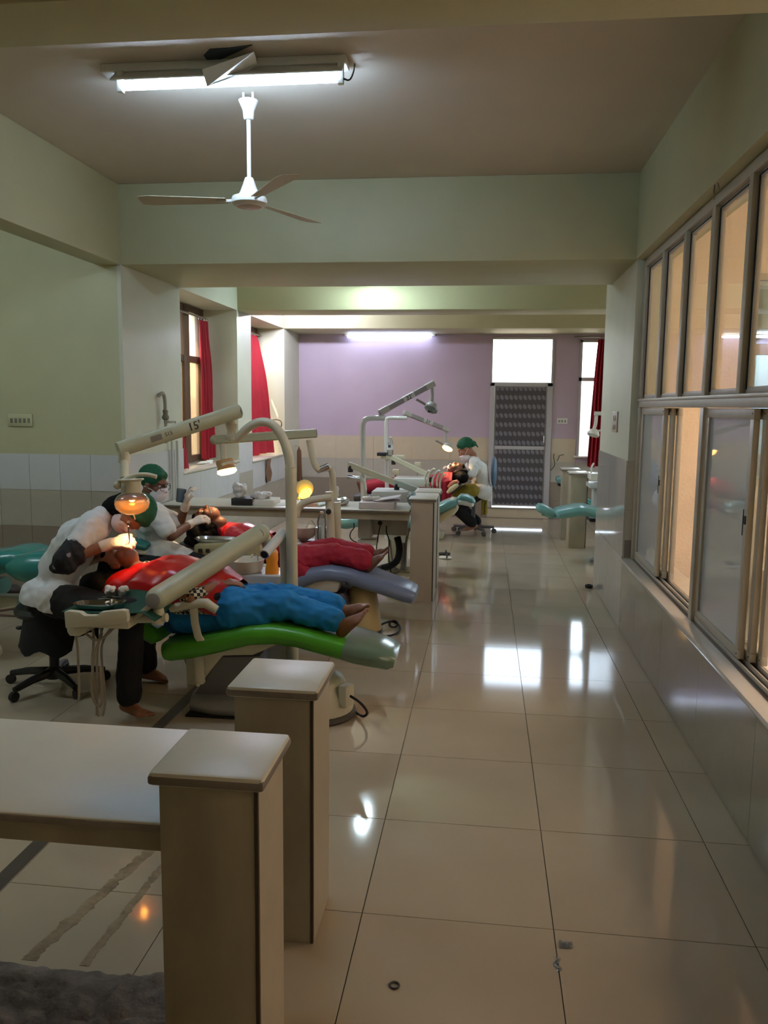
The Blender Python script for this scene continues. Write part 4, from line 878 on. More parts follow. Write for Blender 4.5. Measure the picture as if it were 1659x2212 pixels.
crumple('plastic_bag', 'flat crumpled plastic wrap on the white carton', 'bag', (at(566, 1072, 6.7).x, 6.7, at(566, 1080, 6.6).z), (.085, .08, .035), PLAS, 5)
crumple('plastic_bag', 'crumpled silvery bag by the papers, middle of the worktop', 'bag', (at(735, 1085, 6.75).x, 6.75, ZT2), (.12, .09, .045), FOIL, 9)
crumple('plastic_bag', 'peaked white bag behind the crumpled silvery one', 'bag', (at(722, 1075, 6.92).x, 6.92, ZT2 + .0), (.04, .04, .1), PLAS, 11)
onbox('book', 'white open book glowing in lamplight on the worktop', 'book', 590, 614, 1092, 6.6, 6.8, PAPER, rz=.2, bevel=.002)
onbox('book', 'thin brown book left of the arched post', 'book', 620, 650, 1096, 6.62, 6.78, mat('brown cover', (150, 116, 84), .6), bevel=.002)
onbox('book', 'pink edged stack of papers right of the yellow lamp', 'book', 648, 680, 1088, 6.6, 6.8, mat('pink paper', (214, 170, 150), .7), rz=.25, bevel=.002)
onbox('folder', 'pale green folder lying by the pink papers', 'folder', 676, 704, 1090, 6.62, 6.86, mat('pale green card', (196, 214, 200), .6), rz=-.35, bevel=.002)
onbox('book', 'thick white book at the right of the worktop', 'book', 774, 850, 1086, 6.56, 6.86, mat('white cover', (200, 190, 188), .5), rz=.03, bevel=.003)
zt_ = at(812, 1086, 6.56).z
o = MB(); o.cbox((at(838, 1072, 6.66).x, 6.7, zt_ + .025), (.2, .2, .01), Matrix.Rotation(-.18, 3, 'Y')); tag(o.build('book', mat('white cover', (200, 190, 188), .5), bevel=.002), 'thin book propped aslant on the thick white book', 'book')
o = MB(); o.cbox((at(835, 1078, 6.66).x, 6.72, zt_ + .006), (.22, .2, .012), Matrix.Rotation(.1, 3, 'Z')); tag(o.build('book', mat('lilac grey cover', (170, 158, 166), .5), bevel=.002), 'lilac grey book flat under the propped thin book', 'book')
b = MB()
for k in range(6): b.ball((at(786 + 6*k, 1080, 6.68).x, 6.68 + .01*(k % 2), zt_ + .02), (.022, .03, .016 + .004*(k % 3)), 8, 6)
tag(remesh(b, 'glove', mat('white latex', (220, 214, 206), .4), None, .006, 2, wrinkle=.004, wscale=40), 'crumpled white glove at the left end of the thick white book', 'glove')
crumple('plastic_bag', 'pale blue water pouch against the mid room pier', 'bag', (at(884, 1083, 6.7).x + .0, 6.8, ZT2), (.045, .06, .075), see_through('pale blue pouch', (215, 235, 240), .55, .1, body=(190, 214, 222)), 15, .01)

# equipment hanging under and beyond the worktop
uq = thing('junction_cabinet', 'white wall cabinet hanging under the cluttered worktop', 'cabinet', at(785, 1140, 6.9))
MB().px(773, 1118, 800, 1164, 6.75, 6.95).build('door', mat('grey white cabinet', (178, 180, 178), .35), uq, bevel=.006)
MB().px(772, 1166, 812, 1178, 6.78, 6.96).build('shelf', WHITE, uq, bevel=.004)
sb = thing('socket_board', 'white socket board with a black plug beneath the cluttered worktop', 'socket', at(840, 1140, 6.95))
MB().px(802, 1120, 880, 1156, 6.92, 7.02).build('board', WHITE, sb, bevel=.006)
for u in (822, 838): MB().px(u - 7, 1122, u + 7, 1138, 6.91, 6.92).build('socket', CREAM, sb, bevel=.002)
MB().lathe([(.014, 0), (.02, .03), (.012, .05)], at(822, 1129, 6.91), (0, -1, 0), 12).build('plug', RUBBER, sb)
MB().tube(smoothpath([at(822, 1133, 6.86), at(818, 1150, 6.86), at(814, 1175, 6.86), at(812, 1200, 6.86)]), .005, 6).build('cable', RUBBER, sb)
MB().tube(smoothpath([at(835, 1136, 6.9), at(834, 1150, 6.88), at(842, 1168, 6.88), at(838, 1196, 6.88), at(845, 1240, 6.88)]), .005, 6).build('cable', RUBBER, sb)
tag(MB().tube(smoothpath([at(764, 1130, 6.9), at(766, 1140, 6.88), at(756, 1150, 6.86), at(756, 1165, 6.86), at(776, 1174, 6.86)]), .005, 6).build('cable', RUBBER), 'thin black cable drooping left of the hanging white cabinet', 'cable')
hz = thing('drain_hose', 'thick black corrugated hose curving down by the mid room pier', 'hose', at(858, 1200, 6.9))
pts = smoothpath([at(858, 1160, 6.9), at(862, 1175, 6.9), at(863, 1195, 6.9), at(858, 1212, 6.9), at(845, 1222, 6.9), at(828, 1226, 6.9), at(815, 1232, 6.9)], 2); k_ = 60
pts2 = []
for i in range(k_):
    t = i/(k_-1)*(len(pts)-1); j = min(int(t), len(pts)-2); pts2.append(pts[j].lerp(pts[j+1], t-j))
MB().tube(pts2, [.032 if i % 2 else .027 for i in range(k_)], 12).build('corrugated_tube', RUBBER, hz)
ps = thing('floor_pipes', 'white plastic pipes along the floor by the mid room pier', 'pipe', atz(840, 1240, .03))
MB().tube(smoothpath([at(872, 1172, 7.0), at(870, 1210, 7.0), at(866, 1232, 7.0), at(850, 1240, 7.0), at(800, 1240, 7.0)], 1), .013, 8).build('pipe', mat('grey pvc', (150, 148, 142), .4), ps)
MB().tube([at(800, 1229, 7.02), at(880, 1229, 7.02)], .016, 8).build('pipe', mat('grey pvc', (150, 148, 142), .4), ps)
MB().tube(smoothpath([at(884, 1140, 7.0), at(876, 1175, 7.0), at(875, 1235, 7.0)]), .012, 8).build('pipe', mat('grey pvc', (150, 148, 142), .4), ps)
MB().tube(smoothpath([at(842, 1165, 6.95), at(846, 1200, 6.95), at(850, 1225, 6.95), at(862, 1230, 6.95)]), .008, 8).build('hose', mat('clear hose', (170, 168, 160), .3), ps)

# ================================================================ farther stations
# yellow disc lamp facing the camera, by the recess
dl = thing('dental_lamp', 'round yellow dental lamp facing the camera above the books', 'lamp', (at(660, 1090, 7.6).x, 7.6, at(660, 1090, 7.6).z))
yc_ = at(658, 1055, 7.6)
YEL = mat('yellow lamp disc', (240, 216, 146), .35)
MB().lathe([(0, .012), (.07, .01), (.084, 0), (.084, -.008), (0, -.01)], yc_, (.1, -1, .0), 28).build('disc', YEL, dl)
MB().ppx([(644, 1072), (652, 1058), (668, 1056), (671, 1066), (664, 1076), (650, 1078)], 7.5, 7.57).build('lamp_box', emis('bright yellow lamp face', (255, 206, 70), 2.6), dl, bevel=.008)
MB().tube(smoothpath([at(646, 1076, 7.58), at(640, 1084, 7.6), at(636, 1110, 7.6)]), .016, 8).build('stem', YEL, dl)
MB().tube([at(636, 1105, 7.6), Vector((at(636, 1105, 7.6).x, 7.6, .02))], .022, 10).build('post', CREAM, dl)
# station 22: empty teal chair beyond the worktop
Y3 = 7.95
c3 = thing('dental_chair', 'empty teal dental chair with a cream underside beyond the mid room piers', 'chair', (at(860, 1150, Y3).x, Y3, 0))
MB().slab(chair_profile([(724, 1119), (730, 1117), (752, 1118), (780, 1112), (810, 1112), (850, 1118), (900, 1120), (912, 1121)], Y3, [.1, .15, .17, .2, .22, .23, .23, .18], [.06, .09, .1, .1, .1, .1, .1, .07]), Y3).build('seat_and_legrest', TEALP, c3)
MB().slab(chair_profile([(915, 1109), (925, 1100), (950, 1088), (978, 1076), (986, 1077), (989, 1082)], Y3, [.2, .22, .21, .19, .16, .12], [.05, .075, .08, .075, .06, .035]), Y3).build('backrest', TEALP, c3)
MB().slab(chair_profile([(915, 1127), (928, 1120), (952, 1107), (980, 1092), (988, 1090)], Y3, [.19, .21, .2, .18, .14], [.05, .08, .08, .07, .04]), Y3).build('back_shell', mat('cream shell', (208, 190, 150), .35), c3)
MB().slab(chair_profile([(990, 1073), (996, 1068), (1008, 1069), (1020, 1075), (1025, 1082)], Y3, [.08, .12, .13, .12, .08], [.03, .045, .05, .045, .03]), Y3).build('headrest', TEALP, c3)
MB().slab(chair_profile([(990, 1082), (997, 1077), (1008, 1078), (1020, 1083), (1024, 1086)], Y3, [.08, .115, .125, .11, .08], [.03, .05, .055, .045, .03]), Y3).build('headrest_shell', mat('white shell', (214, 212, 204), .3), c3)
MB().tube([at(986, 1088, Y3), at(1002, 1088, Y3)], .012, 8).build('headrest_bar', STEEL, c3)
MB().box((at(820, 1180, Y3).x, Y3 - .2, 0), (at(900, 1180, Y3).x, Y3 + .2, .06)).box((at(840, 1180, Y3).x, Y3 - .1, .06), (at(880, 1180, Y3).x, Y3 + .1, .5)).build('base', CREAM, c3, bevel=.01)
def far_lamp(label, post, arm0, arm1, Yp, Ya, num, drop, lamp, lit, pr=.022):
    r = thing('dental_lamp', label, 'lamp', (at(*post[-1], Yp).x, Yp, 0))
    pts = [at(u, v, Yp) for u, v in post]
    MB().tube(smoothpath(pts[:-1], 2) + [pts[-1], Vector((pts[-1].x, Yp, .02))], pr, 12).build('post', mat('white gloss pipe', (208, 208, 204), .15), r)
    a, b_ = at(*arm0, Yp), at(*arm1, Ya)
    boxbeam(MB(), a, b_, .05, .05).build('arm', mat('grey lilac enamel', (146, 138, 140), .4), r)
    for q, s_ in ((a, 1), (b_, -1)): boxbeam(MB(), q, q + (b_ - a).normalized()*.1*s_, .054, .058).build('arm_end', mat('pale enamel', (176, 172, 168), .4), r)
    d = (b_ - a).normalized(); s_ = d.cross(Vector((0, 0, 1))).normalized(); s_ = s_ if s_.y < 0 else -s_; mid = a.lerp(b_, .5) + s_*.028
    boxbeam(MB(), a.lerp(b_, .42), a.lerp(b_, .62), .053, .053).build('number_label', mat('paper label', (206, 200, 200), .6), r)
    text(num, .06, a.lerp(b_, .52) + s_*.0285, d, (0, 0, 1), INK, r)
    MB().tube([at(*p, Ya) for p in drop], .018, 10).build('stem', mat('pale enamel', (176, 172, 168), .4), r)
    c = at(*lamp, Ya); ax = Vector((-.35, -.45, -.85)).normalized()
    MB().lathe([(.025, -.05), (.05, -.035), (.068, 0), (.066, .02)], c, ax, 22).build('lamp_head', mat('pale enamel', (176, 172, 168), .4), r)
    MB().lathe([(.064, .015), (.066, .03), (.045, .045), (0, .05)], c, ax, 22).build('lamp_shield', emis('warm lit lamp glass', (255, 196, 110), 3) if lit else see_through('unlit lamp glass', (220, 220, 224), .35, .05), r)
    if not lit: MB().cbox(c + ax*.04, (.05, .02, .03)).build('bulb_guard', DARK, r)
    MB().tube([c + Vector((-.05, -.01, .02)), c + Vector((-.15, -.02, .075))], .012, 8).build('lamp_handle', GREY, r)
    if lit: lamp_light('lamp_beam', c + ax*.07, c + Vector((.12, -.05, -.35)), 6, r, 80)
    return r
far_lamp('unlit dental lamp on the rising arm numbered 22', [(831, 903), (810, 903), (792, 904), (784, 912), (783, 930), (785, 1080)], (820, 892), (937, 828), 7.6, 7.9, "22'", [(933, 834), (934, 855), (932, 872)], (933, 880), False, .026)
far_lamp('lit dental lamp on the sloping arm numbered 21 near the far dentist', [(879, 903), (850, 902), (836, 903), (834, 912), (834, 940), (836, 1060)], (872, 891), (968, 929), 9.6, 10.0, "21'", [(964, 931), (963, 950), (966, 960)], (968, 965), True, .024)
def del_arm(label, pts, Y, w, tray_box, m=CREAM, cat='table', post=None):
    r = thing('instrument_table', label, cat, at(*tray_box[:2], Y))
    P = [at(u, v, Y) for u, v in pts]
    for k, (a, b_) in enumerate(zip(P, P[1:])): boxbeam(MB(), a, b_, w*.8, w).build('arm', m if k % 2 == 0 else mat('greenish white enamel', (176, 186, 178), .4), r)
    b = MB().px(*tray_box, Y - .18, Y + .18); b.build('tray_body', mat('white tray', (206, 206, 200), .35), r, bevel=.01)
    for (u, v) in pts[:2]: MB().lathe([(.025, -.03), (.025, .03)], at(u + 5, v + 10, Y), (0, 0, 1), 10).build('pivot', DARK, r)
    return r
r = del_arm('white instrument table on a long arm sloping down beyond the books', [(752, 1003), (852, 1042), (904, 1060)], 7.5, .055, (802, 1062, 880, 1086))
MB().tube([at(750, 1030, 7.5), at(778, 1034, 7.5)], .02, 10).build('chrome_pipe', CHROME, r)
MB().tube(smoothpath([at(778, 1034, 7.5), at(786, 1040, 7.5), at(788, 1055, 7.5), at(788, 1080, 7.5)]), .02, 10).build('bent_pipe', WHITE, r)
r = del_arm('cream instrument table with hanging handpieces by the far patient', [(845, 988), (925, 1026)], 9.4, .06, (850, 1034, 924, 1052))
for k, (u0, v0, u1, v1) in enumerate(((925, 1030, 935, 1012), (934, 1034, 946, 1016), (944, 1036, 950, 1020), (918, 1032, 924, 1016), (950, 1040, 956, 1024))):
    MB().tube(smoothpath([at(u0, v0 + 14, 9.2), at(u0, v0, 9.2), at(u1, v1, 9.15), at(u1 + 6, v1 + 2, 9.1)]), .011, 8).build('handpiece', WHITE if k % 2 else CREAM, r)
    MB().tube(smoothpath([at(u0, v0 + 10, 9.2), at(u0 + 2, v0 + 30, 9.2), at(u0 + 6, v0 + 20, 9.2)]), .007, 6).build('hose', HOSE, r)
bb_ = thing('bottle_bracket', 'cream bracket holding a black tray on the far lamp post', 'bracket', at(838, 990, 9.5))
MB().px(822, 984, 872, 992, 9.48, 9.62).build('shelf', CREAM, bb_, bevel=.006); MB().px(814, 978, 834, 985, 9.45, 9.6).build('side_tray', DARK, bb_, bevel=.006)
t = pet('clear labelled water bottle standing on the far bracket', 843, 984, 9.5, .225, .034)
b = MB().lathe([(.0352, .07), (.0352, .125)], at(843, 984, 9.5), n=18); b.build('label_band', mat('white label', (214, 212, 214), .6), t)
MB().cbox(at(841, 964, 9.463), (.03, .002, .03)).build('dark_mark', mat('dark label mark', (50, 48, 70), .6), t)
for lbl, u, v in (('small cream cup holder on a stalk right of the far instrument table', 902, 1005), ('small cream cup holder on a stalk behind the sloping arm', 854, 1020)):
    r = thing('cup_holder', lbl, 'holder', at(u, v, 9.8)); MB().px(u - 7, v - 6, u + 7, v + 5, 9.76, 9.84).build('cup', CREAM, r, bevel=.008)
    MB().tube([at(u, v + 5, 9.8), at(u, v + 60, 9.8)], .008, 8).build('stalk', GREY, r)
# far patient's chair
Y4 = 10.0
c4 = thing('dental_chair', 'cream dental chair with orange brown pad under the far patient', 'chair', (at(930, 1090, Y4).x, Y4, 0))
MB().slab(chair_profile([(768, 1066), (790, 1064), (850, 1062), (900, 1072), (940, 1076)], Y4, [.14, .18, .22, .24, .2], .1), Y4).build('seat_and_legrest', mat('dark vinyl', (44, 40, 44), .4), c4)
MB().slab(chair_profile([(935, 1074), (950, 1066), (975, 1048), (992, 1036), (996, 1036)], Y4, [.18, .22, .22, .2, .15], [.06, .1, .1, .08, .05]), Y4).build('backrest', mat('dark vinyl', (44, 40, 44), .4), c4)
MB().slab(chair_profile([(968, 1050), (974, 1043), (982, 1037), (988, 1036), (990, 1040)], 9.72, [.02, .035, .04, .035, .02], [.03, .06, .07, .06, .04]), 9.72).build('armrest', mat('orange brown vinyl', (176, 96, 56), .4), c4)
MB().slab(chair_profile([(966, 1062), (974, 1052), (984, 1044), (990, 1043)], 9.70, [.02, .035, .035, .02], [.03, .06, .06, .04]), 9.70).build('armrest_shell', mat('cream shell', (208, 190, 150), .35), c4)
MB().box((at(880, 1120, Y4).x, Y4 - .2, 0), (at(960, 1120, Y4).x, Y4 + .2, .06)).box((at(900, 1120, Y4).x, Y4 - .1, .06), (at(945, 1120, Y4).x, Y4 + .1, .42)).build('base', CREAM, c4, bevel=.01)
# far dentist's stool
s3 = thing('swivel_stool', 'grey swivel stool with a blue backrest under the far dentist', 'stool', (at(1022, 1135, 10.35).x, 10.35, 0))
sx = at(1022, 1135, 10.35).x
MB().lathe([(.12, 0), (.18, .015), (.185, .05), (.0, .06)], (sx + .03, 10.35, .5), n=22).build('seat', mat('blue grey vinyl', (84, 112, 140), .4), s3)
MB().tube([(sx, 10.35, .08), (sx, 10.35, .5)], .025, 10).build('gas_column', mat('grey metal', (96, 92, 90), .5), s3)
MB().ball((sx + .245, 10.35, .79), (.038, .19, .2), 20, 12).build('backrest', mat('blue grey vinyl', (84, 112, 140), .4), s3)
MB().tube(smoothpath([(sx, 10.35, .48), (sx + .18, 10.35, .48), (sx + .245, 10.35, .56), (sx + .255, 10.35, .7)]), .014, 8).build('back_bar', mat('grey metal', (96, 92, 90), .5), s3)
for k in range(5):
    a = math.radians(12 + 72*k); d = Vector((math.cos(a), math.sin(a), 0)); c = Vector((sx, 10.35, 0))
    MB().tube([c + Vector((0, 0, .09)), c + d*.27 + Vector((0, 0, .08))], [.025, .018], 8).build('spoke', mat('grey metal', (96, 92, 90), .5), s3)
    MB().lathe([(.01, -.014), (.032, -.013), (.032, .013), (.01, .014)], c + d*.27 + Vector((0, 0, .032)), d.cross(Vector((0, 0, 1))), 14).build('castor', mat('grey castor', (84, 78, 72), .6), s3)
# second dentist's stool backrest
s4 = thing('swivel_stool', 'teal crescent backed stool of the dentist with glasses', 'stool', (at(330, 1300, 5.288).x, 5.288, 0))
sx = at(345, 1215, 5.288).x
MB().lathe([(.12, 0), (.18, .015), (.185, .05), (.0, .06)], (sx, 5.288, .44), n=22).build('seat', TEAL, s4)
MB().tube([(sx, 5.288, .08), (sx, 5.288, .44)], .025, 10).build('gas_column', STEEL, s4)
cc = at(310, 1168, 5.242); b = MB(); b.slab([(cc.x - .09, cc.z - .01, .03, .1), (cc.x - .05, cc.z + .0, .05, .2), (cc.x + .03, cc.z + .005, .055, .22), (cc.x + .09, cc.z - .02, .04, .18)], 5.242); b.build('backrest', TEAL, s4)
b = MB(); b.slab([(cc.x - .09, cc.z - .045, .03, .1), (cc.x - .05, cc.z - .042, .04, .19), (cc.x + .03, cc.z - .042, .04, .2), (cc.x + .09, cc.z - .055, .03, .17)], 5.242); b.build('back_shell', CREAM, s4)
MB().tube(smoothpath([(sx, 5.288, .46), (sx - .15, 5.288, .46), (cc.x, 5.26, cc.z - .1), (cc.x, 5.242, cc.z - .05)]), .014, 8).build('back_bar', STEEL, s4)
for k in range(5):
    a = math.radians(20 + 72*k); d = Vector((math.cos(a), math.sin(a), 0)); c = Vector((sx, 5.288, 0))
    MB().tube([c + Vector((0, 0, .09)), c + d*.25 + Vector((0, 0, .08))], [.025, .018], 8).build('spoke', STEEL, s4)
    MB().lathe([(.01, -.014), (.03, -.013), (.03, .013), (.01, .014)], c + d*.25 + Vector((0, 0, .03)), d.cross(Vector((0, 0, 1))), 14).build('castor', RUBBER, s4)

# ================================================================ right bay
Y5 = 8.6
c5 = thing('dental_chair', 'pale teal dental chair reaching out past the tiled wall end in the right bay', 'chair', (at(1300, 1150, Y5).x, Y5, 0))
MB().slab(chair_profile([(1158, 1094), (1163, 1088), (1172, 1089), (1186, 1097), (1196, 1103), (1199, 1106)], Y5, [.08, .12, .14, .15, .14, .1], [.04, .08, .09, .09, .08, .05]), Y5).build('headrest', TEALP, c5)
MB().slab(chair_profile([(1198, 1103), (1204, 1099), (1225, 1095), (1245, 1091), (1262, 1091), (1285, 1097), (1310, 1102), (1360, 1104), (1420, 1120), (1430, 1124)], Y5, [.16, .2, .22, .23, .24, .24, .24, .22, .2, .15], [.06, .085, .09, .09, .09, .09, .1, .1, .09, .06]), Y5).build('seat_and_back', TEALP, c5)
MB().tube([at(1170, 1112, Y5), at(1182, 1116, Y5), at(1200, 1112, Y5)], .012, 8).build('headrest_bar', STEEL, c5)
MB().box((at(1330, 1150, Y5).x, Y5 - .12, .06), (at(1390, 1150, Y5).x, Y5 + .12, .42)).box((at(1310, 1150, Y5).x, Y5 - .22, 0), (at(1420, 1150, Y5).x, Y5 + .22, .06)).build('base', CREAM, c5, bevel=.01)
c6 = thing('dental_chair', 'teal dental chair tilted up behind the white capped piers', 'chair', (at(1240, 1150, 11.0).x + .5, 11.0, 0))
MB().slab(chair_profile([(1201, 1030), (1206, 1028), (1218, 1035), (1226, 1042)], 10.9, [.09, .13, .13, .09], [.05, .08, .08, .05]), 10.9).build('headrest', TEALP, c6)
MB().cbox(at(1213, 1048, 10.9), (.1, .12, .04), Matrix.Rotation(.4, 3, 'Y')).tube([at(1212, 1045, 10.9), at(1232, 1062, 10.9)], .02, 8).build('headrest_bar', DARK, c6)
MB().slab(chair_profile([(1226, 1046), (1240, 1056), (1262, 1072), (1290, 1090), (1330, 1098), (1380, 1102)], 10.9, [.16, .22, .24, .24, .24, .2], [.06, .1, .1, .1, .1, .08]), 10.9).build('seat_and_back', TEAL, c6)
MB().box((at(1310, 1150, 10.9).x, 10.75, 0), (at(1370, 1150, 10.9).x, 11.05, .45)).build('base', CREAM, c6, bevel=.01)
d5 = thing('instrument_unit', 'white instrument unit half hidden behind the tiled wall end', 'unit', (at(1300, 1060, 9.2).x, 9.2, 0))
MB().px(1276, 1024, 1330, 1038, 9.1, 9.4).build('tray_body', WHITE, d5, bevel=.008); MB().px(1274, 1046, 1330, 1056, 9.05, 9.4).build('tray_body', mat('grey white cabinet', (178, 180, 178), .35), d5, bevel=.008)
MB().px(1282, 1056, 1330, 1105, 9.2, 9.4).build('cabinet', mat('grey white cabinet', (178, 180, 178), .35), d5, bevel=.01)
MB().tube(smoothpath([at(1277, 1022, 9.1), at(1277, 1010, 9.1), at(1283, 1000, 9.1)]), .01, 8).build('handpiece', WHITE, d5)
MB().tube([(at(1320, 1100, 9.3).x, 9.3, .02), at(1320, 1100, 9.3)], .06, 12).build('column', WHITE, d5)
MB().px(1274, 1120, 1300, 1128, 9.0, 9.3).build('foot_plate', DARK, d5, bevel=.01)
l5 = thing('dental_lamp', 'unlit white dental lamp hanging before the slim bright window', 'lamp', at(1290, 920, 9.6))
boxbeam(MB(), at(1284, 893, 9.6), at(1340, 894, 9.6), .05, .045).build('arm', WHITE, l5)
MB().tube(smoothpath([at(1288, 895, 9.6), at(1287, 915, 9.6), at(1282, 930, 9.6)]), .02, 10).build('stem', WHITE, l5)
MB().lathe([(.02, -.06), (.05, -.04), (.07, 0), (.066, .02), (0, .04)], at(1282, 937, 9.6), (-.3, -.3, -.9), 20).build('lamp_head', WHITE, l5)
MB().tube([at(1290, 932, 9.6), at(1310, 925, 9.6)], .014, 8).build('lamp_handle', WHITE, l5)
MB().tube([at(1340, 894, 9.6), Vector((at(1340, 894, 9.6).x, 9.6, .02))], .025, 10).build('post', WHITE, l5)
tag(MB().tube(smoothpath([at(1190, 1016, 11.87), at(1200, 1004, 11.87), at(1195, 988, 11.87), at(1197, 980, 11.87)]), .006, 6).tube(smoothpath([at(1203, 996, 11.87), at(1207, 990, 11.87), at(1208, 984, 11.87), at(1218, 982, 11.87)]), .005, 6).build('wire', DARK), 'loose black wires sprouting from the tiled far wall right of the door', 'wire')
# ================================================================ wall fittings and odds and ends
def plate(label, u0, v0, u1, v1, Y, th=.012, rk=0, m=WHITE, ks=None):
    r = thing('switch_board', label, 'switch', at((u0+u1)/2, (v0+v1)/2, Y)); MB().px(u0, v0, u1, v1, Y - th, Y).build('plate', m, r, bevel=.003)
    for i in range(rk):
        du = (u1 - u0)/(rk + .6); c = u0 + du*(i + .8); MB().px(c - du*.28, v0 + (v1-v0)*.35, c + du*.28, v0 + (v1-v0)*.72, Y - th - .004, Y - th).build('rocker', ks or m, r, bevel=.001)
    return r
plate('painted over switch board on the dim left wall', 17, 894, 69, 921, YA, .014, 5, PAINT, mat('dim rocker', (112, 108, 92), .5))
plate('white switch board right of the far patterned door', 1203, 903, 1226, 916, YF, .012, 3, WHITE, GREY)
r = thing('switch_board', 'two gang switch on the pale wall end by the red curtain', 'switch', (XR, 7.1, 1.5))
MB().box((XR - .012, 6.5, 1.42), (XR, 6.75, 1.58)).build('plate', mat('beige plate', (190, 184, 166), .4), r, bevel=.003)
for z in (1.46, 1.53): MB().box((XR - .02, 6.55, z - .02), (XR - .012, 6.62, z + .02)).build('rocker', STEEL, r, bevel=.002)
GP = mat('painted pipe', (160, 156, 138), .45)
tp = thing('water_pipe', 'painted pipe with a gooseneck and tap on the pale column', 'pipe', (XL + .04, 6.7, 1.3))
yp = 6.62; X_ = XL + .045
def on(u, v): return Vector((X_, 0, 0)) + Vector((0, at(u, v, 6.62).y, at(u, v, 6.62).z))
za = lambda v: at(350, v, yp).z
MB().tube(smoothpath([(X_ - .04, yp - .0, za(856)), (X_, yp, za(848)), (X_, yp + .045, za(853)), (X_, yp + .06, za(875)), (X_, yp + .06, za(915))], 2), .016, 10).build('gooseneck', GP, tp)
MB().lathe([(.018, -.03), (.028, -.02), (.03, 0), (.02, .02), (.024, .05), (.018, .06)], (X_, yp + .06, za(900)), (0, 0, 1), 12).build('valve', mat('corroded brass', (120, 116, 92), .5, metal=.3), tp)
MB().tube([(X_, yp + .06, za(912)), (X_ + .09, yp + .05, za(912))], .01, 8).build('spout', STEEL, tp)
MB().tube([(X_, yp + .06, za(915)), (X_, yp + .06, za(958))], .013, 8).build('riser', GP, tp)
w_ = thing('water_pipe', 'pair of thin white pipes running down the tiled column', 'pipe', (XL + .03, 6.85, .9))
for dy in (0, .12): MB().tube([(XL + .03, 6.85 + dy, .4), (XL + .03, 6.85 + dy, za(955 + 2*dy))], .013, 8).build('pipe', mat('white pvc', (196, 196, 186), .4), w_)
sr = thing('hanging_cloth', 'brown cloth hanging in the corner where the pale column meets the lilac wall', 'cloth', at(645, 1010, 11.6))
MB().ppx([(641, 975), (645, 964), (650, 975), (652, 1040), (641, 1040)], 11.58, 11.62).build('cloth_fold', mat('brown cloth', (98, 66, 44), .8), sr, bevel=.01)
MB().tube([at(645, 964, 11.6), Vector((XL, 11.6, at(645, 964, 11.6).z))], .006, 6).build('hook', STEEL, sr)
rr = thing('wall_bracket', 'thin bent steel rod on the sunlit reveal of the second window', 'bracket', at(600, 908, 10.9))
MB().tube(smoothpath([at(583, 908, 11.0), at(597, 906, 10.9), at(607, 909, 10.9), at(609, 918, 10.9), at(604, 927, 10.95)], 1), .007, 6).build('rod', mat('dark steel rod', (90, 72, 54), .4), rr)
cr = thing('rag', 'brown rag hanging below the sill of the second window', 'cloth', at(570, 1000, 10.4))
g = [[(XL + .02 + .01*math.sin(j*1.3 + i), 9.95 + .035*j + .01*i*.3, .91 - .035*i - .01*math.sin(j)) for j in range(8)] for i in range(9)]
MB().sheet(g, .003).build('cloth_fold', mat('brown rag', (110, 80, 58), .85), cr)
crumple('paper_scraps', 'crumpled papers on the sill of the nearer brown window', 'paper', (-2.9, 8.3, .985), (.06, .28, .012), PAPER, 21, .012)
# small litter on the floor
tag(MB().tube(arc(atz(852, 2128, .003), .013, 0, 360, (1, 0, 0), (0, 1, 0), 20)[:-1], .003, 6, closed=True).build('rubber_ring', mat('brown rubber', (70, 56, 44), .6)), 'small brown rubber ring lying on the floor near the camera', 'ring')
wp = atz(1222, 2043, 0); g = [[(wp.x - .02 + .04*i/8, wp.y - .014 + .028*j/5, .003 + .007*abs(noise.noise(Vector((i*.6, j*.7, 3))))) for j in range(6)] for i in range(9)]
tag(MB().sheet(g, .001).build('wrapper', see_through('clear wrapper', (240, 240, 240), .35, .1, gloss=.6)), 'small clear plastic wrapper on a floor joint near the camera', 'wrapper')
wp = atz(1204, 2085, 0); g = [[(wp.x - .006 + .012*i/4 + .006*math.sin(j), wp.y - .03 + .06*j/9, .002 + .004*abs(noise.noise(Vector((i*.6, j*.7, 8))))) for j in range(10)] for i in range(5)]
tag(MB().sheet(g, .001).build('tape_strip', see_through('clear wrapper', (240, 240, 240), .35, .1, gloss=.6)), 'curled strip of clear tape on the floor just below the wrapper', 'tape')
tag(MB().lathe([(.03, 0), (.034, .01), (.034, .028), (.022, .03), (.02, .012)], atz(1272, 1270, 0) , n=16).build('rubber_stopper', RUBBER), 'black rubber stopper on the floor by the tiled wall end', 'stopper')
for k, (lb, u, v) in enumerate((('black and white slipper on the floor right of the mid room pier', 955, 1198), ('second slipper beyond the first, right of the mid room pier', 957, 1207))):
    c = atz(u, v, 0); r = thing('slipper', lb, 'slipper', c)
    MB().slab([(c.x - .04, .012, .01, .02), (c.x - .02, .013, .02, .038), (c.x + .06, .013, .02, .042), (c.x + .09, .012, .012, .02)], c.y).build('sole', PAPER if k else DARK, r)
    MB().tube(arc((c.x + .04, c.y, .01), .04, 0, 180, (0, 1, 0), (0, 0, 1), 8), .008, 6).build('strap', DARK, r)
for lb, u, v, m in (('grey shoe beside the tiled wall end in the right bay', 1282, 1215, GREY), ('dark shoe under the pale teal chair at the wall end', 1280, 1128, DARK)):
    c = atz(u, v, 0); c.y = max(c.y, 7.7); b = MB(); b.slab([(c.x - .04, .02, .03, .025), (c.x, .035, .06, .04), (c.x + .1, .03, .05, .042), (c.x + .14, .02, .025, .025)], c.y); tag(b.build('shoe', m), lb, 'shoe')
